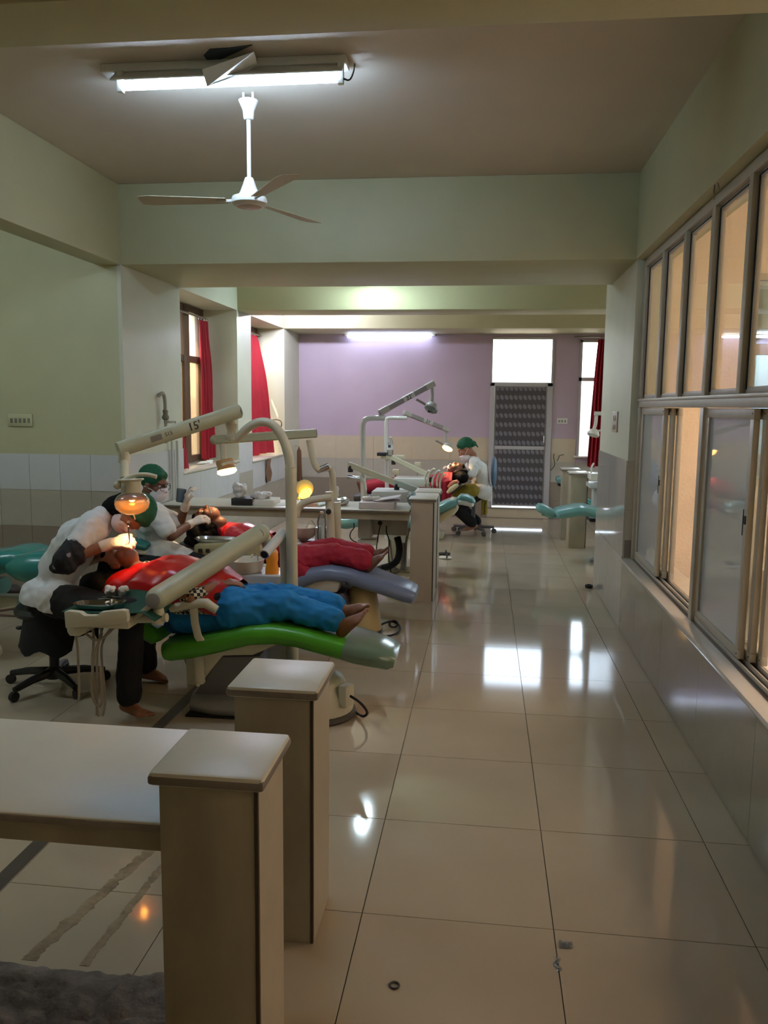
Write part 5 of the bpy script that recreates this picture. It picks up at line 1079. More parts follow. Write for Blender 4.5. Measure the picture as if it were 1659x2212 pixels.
# ================================================================ people
SKIN = mat('brown skin', (138, 88, 60), .5, noise_amt=.08, noise_scale=12)
SKIN2 = mat('deep brown skin', (112, 70, 50), .5, noise_amt=.08, noise_scale=12)
HAIR = mat('black hair', (4, 4, 4), .7, spec=.12, bump=.3, bump_scale=80, stretch=(1, 6, 1))
COAT = mat('white cotton coat', (214, 214, 212), .8, noise_amt=.04, bump=.2, bump_scale=14)
LATEX = mat('milky latex glove', (226, 216, 202), .4, bump=.25, bump_scale=30)
CAPG = mat('green surgical cap', (12, 84, 56), .8, noise_amt=.15, bump=.25, bump_scale=18)
MASKM = mat('pale mask', (216, 210, 216), .7, bump=.2, bump_scale=20)
BLACKC = mat('black cloth', (6, 6, 7), .85, bump=.2, bump_scale=14)
CRIM = mat('crimson cloth', (156, 14, 42), .75, noise_amt=.08, bump=.25, bump_scale=12)
BLUE = mat('bright blue cloth', (4, 118, 182), .75, noise_amt=.1, bump=.3, bump_scale=12)
BIB = mat('red plastic bib', (168, 18, 20), .28, bump=.6, bump_scale=9)
OLIVE = mat('olive yellow cloth', (150, 132, 44), .8, bump=.2)
EYEW = mat('eye white', (214, 206, 196), .3); EYEB = mat('dark iris', (20, 14, 12), .2)
FLOR = mat('black floral cloth', (14, 14, 18), .8)
_nt = FLOR.node_tree; _v = _nt.nodes.new('ShaderNodeTexVoronoi'); _v.inputs['Scale'].default_value = 16; _t = _nt.nodes.new('ShaderNodeTexCoord')
_z = _nt.nodes.new('ShaderNodeTexNoise'); _z.inputs['Scale'].default_value = 55; _nt.links.new(_t.outputs['Object'], _z.inputs['Vector']); _nt.links.new(_t.outputs['Object'], _v.inputs['Vector'])
_a = _nt.nodes.new('ShaderNodeMath'); _a.operation = 'MULTIPLY_ADD'; _a.inputs[1].default_value = .35; _nt.links.new(_z.outputs['Fac'], _a.inputs[0]); _nt.links.new(_v.outputs['Distance'], _a.inputs[2])
_m = _nt.nodes.new('ShaderNodeMapRange'); _m.inputs[1].default_value = .36; _m.inputs[2].default_value = .40; _m.inputs[3].default_value = 1; _m.inputs[4].default_value = 0; _nt.links.new(_a.outputs[0], _m.inputs[0])
_x = _nt.nodes.new('ShaderNodeMix'); _x.data_type = 'RGBA'; _x.inputs['A'].default_value = lin((13, 13, 17)); _x.inputs['B'].default_value = lin((120, 124, 136)); _nt.links.new(_m.outputs[0], _x.inputs['Factor']); _nt.links.new(_x.outputs['Result'], _nt.nodes['Principled BSDF'].inputs['Base Color'])
CHK = mat('black and white checked cloth', (20, 20, 22), .8)
_nt = CHK.node_tree; _c2 = _nt.nodes.new('ShaderNodeTexChecker'); _c2.inputs['Scale'].default_value = 58; _c2.inputs['Color1'].default_value = lin((18, 18, 18)); _c2.inputs['Color2'].default_value = lin((190, 184, 160))
_t = _nt.nodes.new('ShaderNodeTexCoord'); _mp = _nt.nodes.new('ShaderNodeMapping'); _mp.inputs['Rotation'].default_value = (.3, .2, .75)
_nt.links.new(_t.outputs['Object'], _mp.inputs[0]); _nt.links.new(_mp.outputs[0], _c2.inputs['Vector']); _nt.links.new(_c2.outputs['Color'], _nt.nodes['Principled BSDF'].inputs['Base Color'])

def basis(face, crown):
    z = Vector(crown).normalized(); x = Vector(face); x = (x - z*x.dot(z)).normalized(); y = z.cross(x)
    return Matrix((x, y, z)).transposed()
class Head:
    def __init__(s, c, face, crown, k=1.0): s.c = Vector(c); s.M = basis(face, crown); s.k = k
    def P(s, x, y, z): return s.c + s.M @ Vector((x, y, z))*s.k
    def parts(s, b):
        k = s.k; e = lambda c, r: b.ball(s.P(*c), tuple(q*k for q in r), 18, 12, s.M); p = lambda a, c, r0, r1: b.cap(s.P(*a), s.P(*c), r0*k, r1*k)
        e((-.012, 0, .035), (.098, .074, .088)); e((.028, 0, -.04), (.062, .056, .078)); e((.046, 0, -.088), (.032, .032, .024))
        p((.078, 0, .012), (.102, 0, -.03), .010, .014); p((.09, -.013, -.034), (.09, .013, -.034), .011, .011)
        p((.078, .04, .026), (.086, 0, .024), .010, .012); p((.078, -.04, .026), (.086, 0, .024), .010, .012)
        for y in (-.036, .036): e((.056, y, -.022), (.03, .026, .026))
        p((.080, -.02, -.061), (.080, .02, -.061), .008, .008); p((.078, -.017, -.074), (.078, .017, -.074), .009, .009)
        for y in (-.076, .076): e((-.002, y, -.012), (.022, .009, .032)); e((.0, y*1.04, -.03), (.01, .007, .012))
        p((-.025, 0, -.05), (-.045, 0, -.11), .047, .046)
    def eyes(s, body):
        for y in (-.032, .032):
            b = MB().ball(s.P(.0705, y, .005), .0115*s.k, 10, 7, s.M); b.mi = 1; b.ball(s.P(.0775, y, .004), .0058*s.k, 8, 5, s.M); b.build('eye', [EYEW, EYEB], body)
    def cap_(s, parent, bun=True):
        b = MB(); k = s.k; b.ball(s.P(-.022, 0, .052), tuple(q*k for q in (.104, .086, .09)), 20, 12, s.M)
        b.cap(s.P(.05, -.03, .075), s.P(.05, .03, .075), .03*k, .03*k)
        if bun: b.ball(s.P(-.115, 0, .01), .036*k); b.cap(s.P(-.13, .01, 0), s.P(-.14, .012, -.05), .012*k, .008*k); b.cap(s.P(-.1, -.04, .005), s.P(-.1, .04, .005), .028*k, .028*k)
        return remesh(b, 'surgical_cap', CAPG, parent, .006, 3, wrinkle=.0025, wscale=28)
    def mask(s, parent, drop=0):
        b = MB(); k = s.k; b.ball(s.P(.05, 0, -.058 - drop), tuple(q*k for q in (.062, .064, .056)), 18, 12, s.M); b.cap(s.P(.097, -.006, -.02 - drop), s.P(.097, .006, -.02 - drop), .018*k, .018*k); b.cap(s.P(.075, -.035, -.03 - drop), s.P(.075, .035, -.03 - drop), .022*k, .022*k)
        o = remesh(b, 'face_mask', MASKM, parent, .0055, 2, wrinkle=.0018, wscale=45)
        for y in (-1, 1): MB().tube(smoothpath([s.P(.07, y*.058, -.04 - drop), s.P(.03, y*.074, -.02 - drop*.6), s.P(-.018, y*.086, -.01)]), .0022*k, 5).build('ear_loop', MASKM, o)
        return o
    def hair(s, parent, extra=()):
        b = MB(); k = s.k; b.ball(s.P(-.035, 0, .045), tuple(q*k for q in (.09, .083, .083)), 20, 12, s.M); b.ball(s.P(-.06, 0, -.02), tuple(q*k for q in (.06, .07, .08)), 16, 10, s.M)
        b.cap(s.P(.045, -.03, .075), s.P(.045, .03, .075), .025*k, .025*k)
        for a, c, r0, r1 in extra: b.cap(a, c, r0, r1)
        return remesh(b, 'hair', HAIR, parent, .007, 3, wrinkle=.003, wscale=30)
def hand(b, wr, fdir, back, left, curl=25, k=1.0, thumb=0.6, grow=0):
    f = Vector(fdir).normalized(); n = Vector(back); n = (n - f*n.dot(f)).normalized(); t = f.cross(n)*(1 if left else -1); w = Vector(wr)
    q = lambda x, y, z: w + (f*x + t*y + n*z)*k
    b.cap(q(0, 0, 0), q(.02, 0, 0), (.024 + grow)*k, (.026 + grow)*k)
    for y in (-.026, -.009, .009, .026): b.cap(q(.015, y*.6, 0), q(.078 - abs(y)*.25, y, .002), (.015 + grow)*k, (.0125 + grow)*k)
    for y, L in ((.028, .068), (.010, .077), (-.010, .072), (-.028, .056)):
        a = q(.08 - abs(y)*.25, y, 0); ang = math.radians(curl*.6); r = .0095 + grow
        for j, fr in enumerate((.45, .31, .24)):
            c = a + (f*math.cos(ang) - n*math.sin(ang) + t*y*1.2)*L*fr*k*1.05; b.cap(a, c, (r - j*.0008)*k, (r - (j+1)*.0008)*k); a = c; ang += math.radians(curl)
    a = q(.022, .022, -.006)
    for j, L in enumerate((.038, .03, .024)):
        c = a + (f*(.55 + .2*j) + t*(thumb*(1 - .35*j)) - n*(.25 + .2*j)).normalized()*L*k; b.cap(a, c, (.0125 + grow - j*.001)*k, (.0115 + grow - j*.001)*k); a = c
def foot(b, an, toe, up, k=1.0, left=True):
    f = Vector(toe).normalized(); n = Vector(up); n = (n - f*n.dot(f)).normalized(); t = f.cross(n)*(1 if left else -1); w = Vector(an)
    q = lambda x, y, z: w + (f*x + t*y + n*z)*k
    b.cap(q(-.035, 0, -.045), q(.0, 0, -.02), .03*k, .034*k); b.cap(q(-.03, 0, -.05), q(.1, .012, -.058), .028*k, .022*k); b.cap(q(-.03, 0, -.05), q(.095, -.02, -.06), .027*k, .018*k); b.cap(q(0, 0, -.015), q(.09, 0, -.05), .03*k, .022*k)
    for j, (y, L, r) in enumerate(((.028, .05, .0125), (.010, .047, .0095), (-.006, .04, .009), (-.021, .033, .0085), (-.034, .025, .008))): b.cap(q(.1 - .004*j, y, -.06), q(.1 - .006*j + L, y*1.15, -.064), r*k*1.1, r*k)
def torso(b, J, g=0.0, k=1.0):
    hl, hr, pe, be, chs, nk, sl_, sr = [Vector(J[x]) for x in ('hipL', 'hipR', 'pelvis', 'belly', 'chest', 'neck', 'shL', 'shR')]
    s = (sl_ - sr).normalized(); c = lambda a, d, r0, r1: b.cap(a, d, (r0 + g)*k, (r1 + g)*k)
    c(hl, hr, .092, .092)
    for d in (-.035, .035):
        c(pe + s*d, be + s*d, .095, .088); c(be + s*d, chs + s*d*1.6, .088, .098)
    c(chs - s*.07, chs + s*.07, .095, .095); up = chs.lerp(nk, .6)
    c(up, sl_, .07, .05); c(up, sr, .07, .05); c(chs + s*.08, sl_, .075, .05); c(chs - s*.08, sr, .075, .05); c(up, nk, .06, .05)
def arm(b, J, sd, g=0, k=1.0, fr=2.0):
    a, e, w = Vector(J['sh' + sd]), Vector(J['el' + sd]), Vector(J['wr' + sd]); R = lambda r: (r + g)*k
    t = min(fr, 1); b.cap(a, a.lerp(e, t), R(.05), R(.05 - .012*t))
    if fr > 1: b.cap(e, e.lerp(w, fr - 1), R(.038), R(.038 - .012*(fr - 1)))
def leg(b, J, sd, g=0, k=1.0, fr=2.0, flare=0):
    a, e, w = Vector(J['hip' + sd]), Vector(J['kn' + sd]), Vector(J['an' + sd]); R = lambda r: (r + g)*k
    b.cap(a, a.lerp(e, min(fr, 1)), R(.082), R(.082 - .026*min(fr, 1)))
    if fr > 1:
        t = fr - 1; m = e.lerp(w, min(.35, t)); b.cap(e, m, R(.054), R(.05)); b.cap(m, e.lerp(w, t), R(.05), R(.034 + flare))
def person(label, loc, J, head, skin=SKIN, vox=.007, hands=None, feet=None, k=1.0, group=None):
    r = thing('person', label, 'person', loc, group)
    b = MB(); torso(b, J, 0, k)
    for sd in 'LR': arm(b, J, sd, 0, k); leg(b, J, sd, 0, k)
    b.cap(Vector(J['neck']), head.P(-.035, 0, -.075), .05*k, .045*k); head.parts(b)
    for sd, h in (hands or {}).items(): hand(b, J['wr' + sd], h[0], h[1], sd == 'L', h[2] if len(h) > 2 else 25, k)
    for sd, f in (feet or {}).items(): foot(b, J['an' + sd], f[0], f[1], k, sd == 'L')
    body = remesh(b, 'body', skin, r, vox, 3); return r, body
def gloves(r, J, hands, vox=.0045, k=1.0):
    for sd, h in hands.items():
        b = MB(); hand(b, J['wr' + sd], h[0], h[1], sd == 'L', h[2] if len(h) > 2 else 25, k, grow=.0015)
        w, e = Vector(J['wr' + sd]), Vector(J['el' + sd]); d = (e - w).normalized(); b.cap(w, w + d*.045, .030*k, .033*k)
        remesh(b, 'glove', LATEX, r, vox, 2, wrinkle=.0012, wscale=60)

# ---------------- dentist bending over the near patient
J = dict(pelvis=at(120, 1292, 4.181), belly=at(128, 1232, 4.163), chest=at(172, 1165, 4.163), neck=at(224, 1118, 4.163), shR=at(196, 1146, 3.987), shL=at(206, 1132, 4.348), elR=at(138, 1212, 3.857), wrR=at(240, 1173, 3.978),
         elL=at(172, 1218, 4.422), wrL=at(258, 1186, 4.209), hipR=at(122, 1298, 4.0), hipL=at(122, 1290, 4.301), knR=at(285, 1318, 3.79), anR=at(278, 1510, 3.83), knL=at(306, 1322, 4.385), anL=at(318, 1440, 4.385))
hd = Head(at(286, 1110, 4.163), (.12, -.58, -.8), (.97, -.05, .12), .94)
HN = dict(R=((.95, .1, .12), (-.2, -.75, .6), 42), L=((.9, -.3, .1), (0, .5, .85), 40))
p1, body = person('dentist in white half sleeved coat bending low over the near patient', (J['pelvis'].x, 4.181, 0), J, hd, SKIN, .0065, hands=HN, feet=dict(R=((.9, -.4, 0), (0, 0, 1)), L=((.97, -.1, -.05), (0, 0, 1))), k=.95)
gloves(p1, J, HN, k=.95); hd.eyes(body); hd.cap_(p1); hd.mask(p1); hd.hair(p1, [(hd.P(-.07, 0, -.02), hd.P(-.06, 0, -.12), .075, .062), (hd.P(-.02, -.03, -.06), hd.P(-.045, -.02, -.14), .05, .045)])
b = MB(); torso(b, J, .02); [arm(b, J, s, .022, 1, .58) for s in 'LR']
hp_ = Vector(J['pelvis'])
for dx_, dz_, r_ in ((-.01, .02, .125), (-.015, -.05, .105), (-.05, -.045, .075), (.05, -.04, .085)):
    b.cap(hp_ + Vector((dx_, -.11, dz_)), hp_ + Vector((dx_, .11, dz_)), r_, r_)
coat = remesh(b, 'white_coat', COAT, p1, .008, 4, wrinkle=.010, wscale=10)
q0, q1 = at(40, 1288, 4.07), at(176, 1316, 4.07); cut(coat, q0, (Vector((0, 1, 0)).cross(q1 - q0)) if (Vector((0, 1, 0)).cross(q1 - q0)).z < 0 else -(Vector((0, 1, 0)).cross(q1 - q0)))
b = MB(); a, e = Vector(J['shR']), Vector(J['elR']); w_ = Vector(J['wrR']); b.cap(a.lerp(e, .5), e, .064, .062); b.cap(e, e.lerp(w_, .28), .06, .05); b.cap(e + Vector((-.05, 0, -.035)), e + Vector((.02, 0, -.02)), .03, .05)
remesh(b, 'floral_sleeve', FLOR, p1, .007, 3, wrinkle=.005, wscale=18)
b = MB(); leg(b, J, 'L', .014, 1, 1.96, .012); leg(b, J, 'R', .014, 1, 1.96, .016); remesh(b, 'trousers', BLACKC, p1, .008, 4, wrinkle=.006, wscale=10)
# long black tunic hanging round the stool
g = []
for i in range(41):
    a = 2*math.pi*i/40; row = []
    for j in range(8):
        t = j/7; r0 = .15 + .055*t; z = .55 - .29*t + (.02*math.sin(a*7) if j == 7 else 0)
        row.append((hp_.x + .015 + r0*math.cos(a)*(1.05), 4.181 + r0*1.05*math.sin(a), z if math.cos(a) < .75 else max(z, .42)))
    g.append(row)
MB().sheet(g, .004).build('black_tunic', BLACKC, p1)
tool = MB().tube([at(277, 1140, 3.931), at(279, 1160, 3.95), at(281, 1186, 4.033)], [.0035, .004, .002], 8).ball(at(277, 1137, 3.931), .0055); tag(tool.build('dental_mirror', STEEL), 'steel dental mirror held over the near patient\'s mouth', 'instrument')

# ---------------- near patient in blue trousers
J = dict(pelvis=at(500, 1305, 4.088), belly=at(430, 1285, 4.088), chest=at(368, 1258, 4.088), neck=at(318, 1234, 4.088), shR=at(345, 1262, 3.922), shL=at(342, 1252, 4.255), elR=at(412, 1290, 3.857), wrR=at(470, 1262, 3.978), elL=at(410, 1268, 4.329), wrL=at(476, 1252, 4.163),
         hipR=at(505, 1312, 3.987), hipL=at(508, 1304, 4.19), knR=at(616, 1306, 4.005), anR=at(732, 1345, 4.014), knL=at(624, 1292, 4.181), anL=at(738, 1316, 4.125))
hd = Head(at(258, 1214, 4.088), (.08, -.08, 1), (-1, 0, .02), .92)
p2, body = person('near patient lying back in blue trousers with a red bib', (J['pelvis'].x, 4.088, .4), J, hd, SKIN, .0062, hands=dict(R=((.8, .5, .05), (0, -.3, 1), 22), L=((.8, -.5, 0), (0, .3, 1), 22)),
                  feet=dict(R=((.66, -.2, .72), (-.72, -.1, .66)), L=((.76, -.16, .62), (-.6, -.1, .75))), k=.97)
hd.eyes(body); hd.hair(p2, [(hd.P(-.07, 0, 0), hd.P(-.13, .0, -.06), .08, .07), (hd.P(-.1, -.05, .03), hd.P(-.16, -.06, -.06), .06, .05), (hd.P(-.12, -.06, -.03), hd.P(-.2, -.08, -.1), .05, .04), (hd.P(-.1, -.04, .06), at(196, 1262, 4.014), .06, .06), (at(200, 1262, 4.014), at(232, 1282, 3.996), .065, .05)])
b = MB(); torso(b, J, .008, .97); [arm(b, J, s, .004, .9, 1.55) for s in 'LR']; b.cap(at(390, 1300, 3.978), at(460, 1300, 3.978), .075, .075); remesh(b, 'checked_tunic', CHK, p2, .007, 3, wrinkle=.004, wscale=12)
b = MB(); b.cap(J['hipL'], J['hipR'], .115, .115); leg(b, J, 'L', .022, 1, 1.84, .014); leg(b, J, 'R', .022, 1, 1.84, .014); b.cap(at(400, 1335, 4.005), at(560, 1328, 3.987), .085, .08); b.cap(at(380, 1340, 4.07), at(440, 1340, 4.033), .07, .08); b.cap(Vector(J['hipR']) + Vector((0, -.03, -.02)), Vector(J['knR']) + Vector((-.1, -.02, -.03)), .09, .07)
b.cap(Vector(J['hipL']), Vector(J['knR']), .09, .06)
remesh(b, 'blue_trousers', BLUE, p2, .007, 4, wrinkle=.014, wscale=10)
b = MB(); b.cap(at(520, 1276, 4.07), at(470, 1290, 3.931), .03, .028); b.cap(at(500, 1266, 4.07), at(430, 1290, 3.922), .02, .02); remesh(b, 'sash_fold', BLACKC, p2, .006, 2, wrinkle=.004, wscale=20)
def bib(label, cx, yc, zc, hw, hz, m, u_n=34, v_n=30, seed=0, drop=.06, shift=0):
    """plastic sheet draped over a chest: cx -> list of (x, z top, half width) stations"""
    g = []
    for i in range(u_n):
        u = i/(u_n - 1); q = u*(len(cx) - 1); a = min(int(q), len(cx) - 2); t = q - a; t = t*t*(3 - 2*t)
        x, z, w = [cx[a][n]*(1 - t) + cx[a+1][n]*t for n in range(3)]; row = []
        for j in range(v_n):
            v = j/(v_n - 1)*2 - 1; an_ = v*math.radians(98); y = yc + w*math.sin(an_)*(1 if abs(v) < .9 else 1.02); zz = z - hz*(1 - math.cos(an_))
            if abs(v) > .8: zz -= (abs(v) - .8)/.2*drop*(.8 + .5*noise.noise(Vector((x*9, v, seed))))
            f = .014*noise.noise(Vector((x*11, v*5, seed))) + .009*math.sin(x*55 + 5*v) * abs(v) + .006*noise.noise(Vector((x*34, v*11, seed)))
            row.append((x + .01*noise.noise(Vector((x*7, v*3, seed + 4))) - shift*max(0, -v)*(1 - u), y, zz + f))
        g.append(row)
    return tag(MB().sheet(g, .0015).build('plastic_bib', m), label, 'bib')
zx = lambda u, v, Y: (at(u, v, Y).x, at(u, v, Y).z)
bib('shiny red plastic bib spread over the near patient in blue trousers', [(*zx(308, 1222, 3.978), .10), (*zx(320, 1218, 3.978), .17), (*zx(352, 1210, 3.978), .225), (*zx(400, 1216, 3.978), .245), (*zx(450, 1227, 3.978), .235), (*zx(482, 1246, 3.978), .19), (*zx(506, 1264, 3.978), .16)], 4.088, 0, 0, .13, BIB, drop=.03, shift=.27)

# ---------------- dentist with glasses and second patient
J = dict(pelvis=at(342, 1196, 5.298), belly=at(336, 1166, 5.288), chest=at(328, 1128, 5.279), neck=at(313, 1092, 5.27), shR=at(338, 1112, 5.101), shL=at(334, 1108, 5.457), elR=at(370, 1158, 5.054), wrR=at(414, 1130, 5.316), elL=at(388, 1132, 5.522), wrL=at(402, 1088, 5.429),
         hipR=at(345, 1200, 5.195), hipL=at(345, 1198, 5.401), knR=at(440, 1222, 5.129), anR=at(420, 1330, 5.148), knL=at(452, 1215, 5.569), anL=at(440, 1322, 5.522))
hd = Head(at(332, 1046, 5.27), (.93, -.2, -.26), (.2, -.05, .97), .96)
HN = dict(R=((.85, .3, .35), (-.2, -.7, .65), 38), L=((.2, -.1, .95), (-.9, -.2, .2), 35))
p3, body = person('dentist with glasses and mask beyond the bending dentist', (J['pelvis'].x, 5.298, 0), J, hd, SKIN2, .0075, hands=HN, feet=dict(R=((1, -.1, 0), (0, 0, 1)), L=((1, 0, 0), (0, 0, 1))), k=.96)
gloves(p3, J, HN, .005, k=.96); hd.eyes(body); hd.cap_(p3); hd.mask(p3)
gl = MB()
for y in (-.034, .034): gl.tube(arc(hd.P(.098, y, .004), .024, 0, 360, hd.M @ Vector((0, 1, 0)), hd.M @ Vector((0, 0, 1)), 16)[:-1], .0022, 6, closed=True)
gl.tube([hd.P(.1, -.011, .006), hd.P(.103, 0, .009), hd.P(.1, .011, .006)], .002, 6)
for y in (-1, 1): gl.tube([hd.P(.096, y*.057, .008), hd.P(.04, y*.076, .008), hd.P(-.02, y*.08, .0)], .002, 6)
gl.build('glasses', DARK, p3)
b = MB(); torso(b, J, .022); [arm(b, J, s, .024, 1, .75) for s in 'LR']; pv = Vector(J['pelvis']); b.cap(pv + Vector((0, -.1, -.03)), pv + Vector((0, .1, -.03)), .125, .125); b.cap(J['hipR'], Vector(J['hipR']).lerp(Vector(J['knR']), .6), .11, .09); b.cap(J['hipL'], Vector(J['hipL']).lerp(Vector(J['knL']), .6), .11, .09)
b.cap(at(330, 1098, 5.195), at(348, 1110, 5.148), .03, .02)
remesh(b, 'white_coat', COAT, p3, .009, 4, wrinkle=.011, wscale=11)
b = MB(); leg(b, J, 'L', .016, 1, 1.95, .02); leg(b, J, 'R', .016, 1, 1.95, .02); remesh(b, 'trousers', BLACKC, p3, .01, 3)
b = MB(); b.cap(at(342, 1208, 5.073), at(300, 1212, 5.101), .02, .05); b.cap(at(350, 1212, 5.073), at(376, 1222, 5.054), .03, .04); remesh(b, 'tunic_hem', BLACKC, p3, .008, 2, wrinkle=.004, wscale=20)
cu = thing('plastic_cup', 'translucent blue grey cup held up by the dentist with glasses', 'cup', at(390, 1082, 5.42))
MB().lathe([(.0, .001), (.028, 0), (.034, .09), (.032, .09), (.026, .003)], at(389, 1084, 5.42), (.15, 0, 1), 16).build('cup_body', see_through('blue grey cup', (200, 215, 222), .45, .1, body=(150, 166, 176)), cu)
tag(MB().tube([at(398, 1070, 5.354), at(412, 1052, 5.335)], [.003, .004], 6).build('dental_probe', STEEL), 'thin dark probe in the raised glove of the dentist with glasses', 'instrument')
tag(MB().tube([at(449, 1090, 5.448), at(456, 1108, 5.485)], [.006, .005], 8).build('suction_tip', WHITE), 'white suction tip in the glove resting on the second patient', 'instrument')
J = dict(pelvis=at(640, 1206, 5.597), belly=at(585, 1188, 5.597), chest=at(525, 1166, 5.597), neck=at(486, 1146, 5.588), shR=at(508, 1164, 5.429), shL=at(505, 1158, 5.756), elR=at(570, 1186, 5.373), wrR=at(625, 1178, 5.485), elL=at(570, 1176, 5.803), wrL=at(628, 1170, 5.663),
         hipR=at(645, 1210, 5.504), hipL=at(645, 1206, 5.691), knR=at(722, 1196, 5.522), anR=at(792, 1212, 5.522), knL=at(716, 1184, 5.672), anL=at(796, 1196, 5.653))
hd = Head(at(446, 1122, 5.569), (-.1, -.1, 1), (-.97, 0, -.2), .92)
p4, body = person('second patient lying back in crimson trousers on the slate chair', (J['pelvis'].x, 5.597, .4), J, hd, SKIN2, .0075, hands=dict(R=((.8, .5, .0), (0, -.3, 1), 22), L=((.8, -.5, 0), (0, .3, 1), 22)), feet=dict(R=((.66, -.1, .74), (-.75, 0, .66)), L=((.72, 0, .68), (-.7, 0, .7))), k=.94)
hd.eyes(body); hd.hair(p4, [(hd.P(-.07, 0, 0), hd.P(-.16, 0, -.03), .08, .07), (hd.P(-.12, -.03, .02), at(412, 1170, 5.522), .075, .05), (at(420, 1150, 5.504), at(432, 1182, 5.485), .06, .05)])
b = MB(); torso(b, J, .016, .98); [arm(b, J, s, .016, .98, 1.6) for s in 'LR']; pv = Vector(J['pelvis']); b.cap(pv + Vector((0, -.12, -.02)), pv + Vector((.1, -.15, -.09)), .11, .07); remesh(b, 'crimson_tunic', CRIM, p4, .008, 3, wrinkle=.006, wscale=12)
b = MB(); b.cap(J['hipL'], J['hipR'], .112, .112); leg(b, J, 'L', .02, 1, 1.9, .02); leg(b, J, 'R', .02, 1, 1.9, .02); remesh(b, 'crimson_trousers', CRIM, p4, .008, 4, wrinkle=.011, wscale=10)
bib('red plastic bib on the second patient\'s chest', [(*zx(478, 1134, 5.522), .09), (*zx(490, 1134, 5.522), .17), (*zx(520, 1134, 5.522), .22), (*zx(560, 1146, 5.522), .21), (*zx(585, 1156, 5.522), .17)], 5.597, 0, 0, .13, BIB, seed=5, drop=.03)

# ---------------- far dentist and far patient
J = dict(pelvis=at(1036, 1056, 10.32), belly=at(1038, 1040, 10.3), chest=at(1033, 1015, 10.25), neck=at(1020, 991, 10.22), shL=at(1026, 1002, 10.05), shR=at(1022, 999, 10.42), elL=at(1016, 1031, 9.98), wrL=at(986, 1018, 9.95), elR=at(1000, 1028, 10.4), wrR=at(978, 1016, 10.2),
         hipL=at(1036, 1062, 10.22), hipR=at(1036, 1060, 10.42), knL=at(984, 1098, 10.12), anL=at(1020, 1130, 10.12), knR=at(992, 1090, 10.5), anR=at(1030, 1128, 10.4))
hd = Head(at(1006, 970, 10.2), (-.8, -.12, -.6), (-.5, 0, .86), 1.02)
HN = dict(L=((-.75, .1, .6), (.3, -.8, .5), 40), R=((-.7, -.3, .5), (.5, .3, .8), 40))
p5, body = person('far dentist in white coat and green cap sitting by the patterned door', (J['pelvis'].x, 10.32, 0), J, hd, mat('mid brown skin', (150, 100, 76), .5), .010, hands=HN, feet=dict(L=((-.85, -.3, -.2), (-.1, 0, 1)), R=((-.9, 0, -.2), (-.1, 0, 1))))
gloves(p5, J, HN, .0065); hd.eyes(body); hd.cap_(p5); hd.mask(p5, .035)
b = MB(); torso(b, J, .02); [arm(b, J, s, .022, 1, .8) for s in 'LR']; pv = Vector(J['pelvis']); b.cap(pv + Vector((.03, -.1, -.03)), pv + Vector((.03, .1, -.03)), .13, .13); b.cap(pv + Vector((.06, -.1, -.1)), pv + Vector((.06, .1, -.1)), .09, .09); coat = remesh(b, 'white_coat', COAT, p5, .012, 3, wrinkle=.010, wscale=10)
q0, q1 = at(1014, 1066, 10.2), at(1052, 1081, 10.2); nn = Vector((0, 1, 0)).cross(q1 - q0); cut(coat, q0, nn if nn.z < 0 else -nn)
b = MB(); leg(b, J, 'L', .018, 1, 1.95, .02); leg(b, J, 'R', .018, 1, 1.95, .02); remesh(b, 'trousers', BLACKC, p5, .012, 3)
g = [[(at(1040 + 13*i/8, 1072 + 40*j/9 - .3*i*j/9, 10.16).x, 10.16 + .02*math.sin(i*1.4 + j*.4), at(1040 + 12*i/8, 1072 + 42*j/9 - .6*i*j/9, 10.16).z) for j in range(10)] for i in range(9)]
MB().sheet(g, .004).build('olive_tunic', OLIVE, p5)
b = MB(); b.cap(at(1010, 1058, 10.1), at(984, 1066, 10.1), .08, .05); b.cap(at(1020, 1060, 10.12), at(996, 1072, 10.1), .09, .06); remesh(b, 'olive_lap', OLIVE, p5, .012, 3, wrinkle=.006, wscale=12)
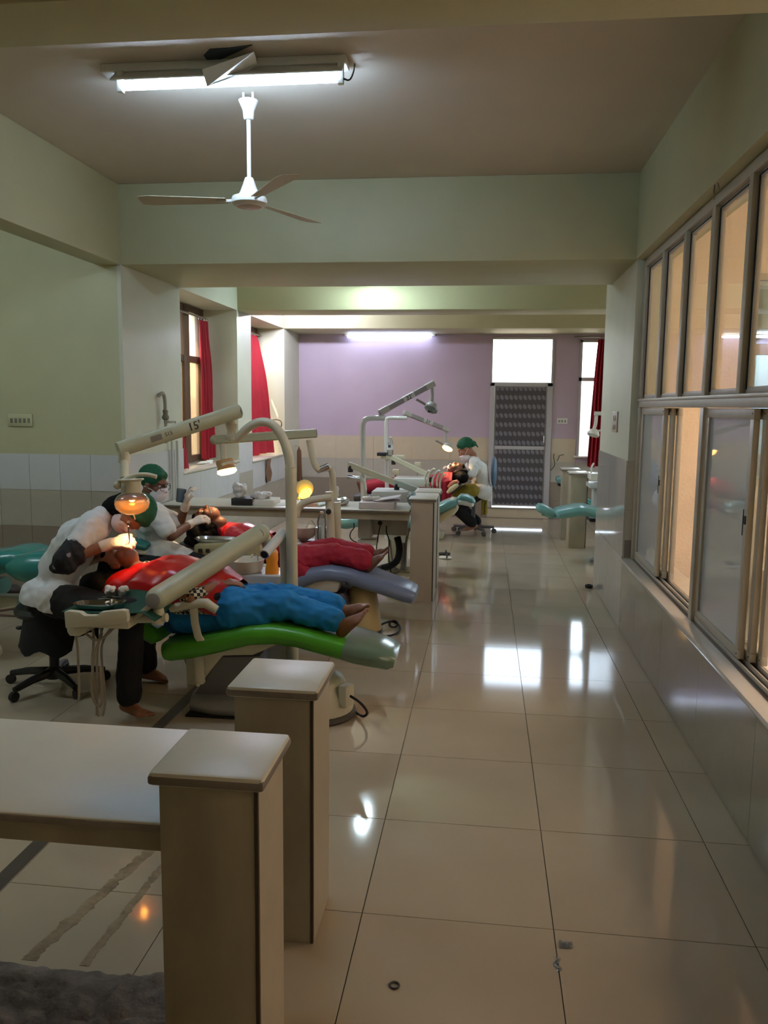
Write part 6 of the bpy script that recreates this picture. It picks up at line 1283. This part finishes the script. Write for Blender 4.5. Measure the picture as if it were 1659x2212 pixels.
tag(MB().ball(at(973, 1004, 9.95), .016, 8, 6).tube([at(973, 1004, 9.95), at(981, 1013, 9.98)], .005, 6).build('mouth_mirror', emis('lamp glint', (255, 244, 226), 1.6) if False else CHROME), 'bright steel mouth mirror in the far dentist\'s glove', 'instrument')
J = dict(pelvis=at(885, 1052, 10.0), belly=at(920, 1050, 10.0), chest=at(950, 1040, 10.0), neck=at(970, 1030, 10.0), shL=at(962, 1040, 9.83), shR=at(960, 1036, 10.18), elL=at(925, 1054, 9.78), wrL=at(900, 1044, 9.9), elR=at(925, 1048, 10.22), wrR=at(900, 1042, 10.1),
         hipL=at(880, 1056, 9.9), hipR=at(880, 1052, 10.1), knL=at(828, 1046, 9.92), anL=at(788, 1055, 9.92), knR=at(830, 1042, 10.08), anR=at(792, 1050, 10.06))
hd = Head(at(988, 1016, 9.98), (.1, -.2, 1), (.95, 0, .1), .98)
p6, body = person('far patient lying under a red bib before the far dentist', (J['pelvis'].x, 10.0, .4), J, hd, SKIN2, .010, hands=dict(L=((-.8, .4, 0), (0, -.3, 1), 20), R=((-.8, -.4, 0), (0, .3, 1), 20)), feet=dict(L=((-.3, -.1, .95), (.9, 0, .4)), R=((-.3, 0, .95), (.9, 0, .4))), k=.97)
hd.eyes(body); hd.hair(p6, [(hd.P(-.07, 0, 0), at(1000, 1032, 9.85), .08, .07)])
b = MB(); torso(b, J, .016, .98); [arm(b, J, s, .016, .98, 1.6) for s in 'LR']; remesh(b, 'crimson_tunic', CRIM, p6, .011, 3)
b = MB(); b.cap(J['hipL'], J['hipR'], .112, .112); leg(b, J, 'L', .02, 1, 1.8, .02); leg(b, J, 'R', .02, 1, 1.8, .02); remesh(b, 'crimson_trousers', CRIM, p6, .011, 3)
g = []
for i in range(14):
    u = i/13; row = []
    for j in range(16):
        v = j/15; a = at(954 + 22*u, 1022 + 66*v + 6*(1 - u)*v - 8*u*v, 9.76); row.append((a.x, (9.92 - .17*min(1, v*4)) + .012*math.sin(u*9 + v*3), a.z))
    g.append(row)
tag(MB().sheet(g, .003).build('plastic_bib', CRIM), 'red sheet hanging down the side of the far patient', 'bib')
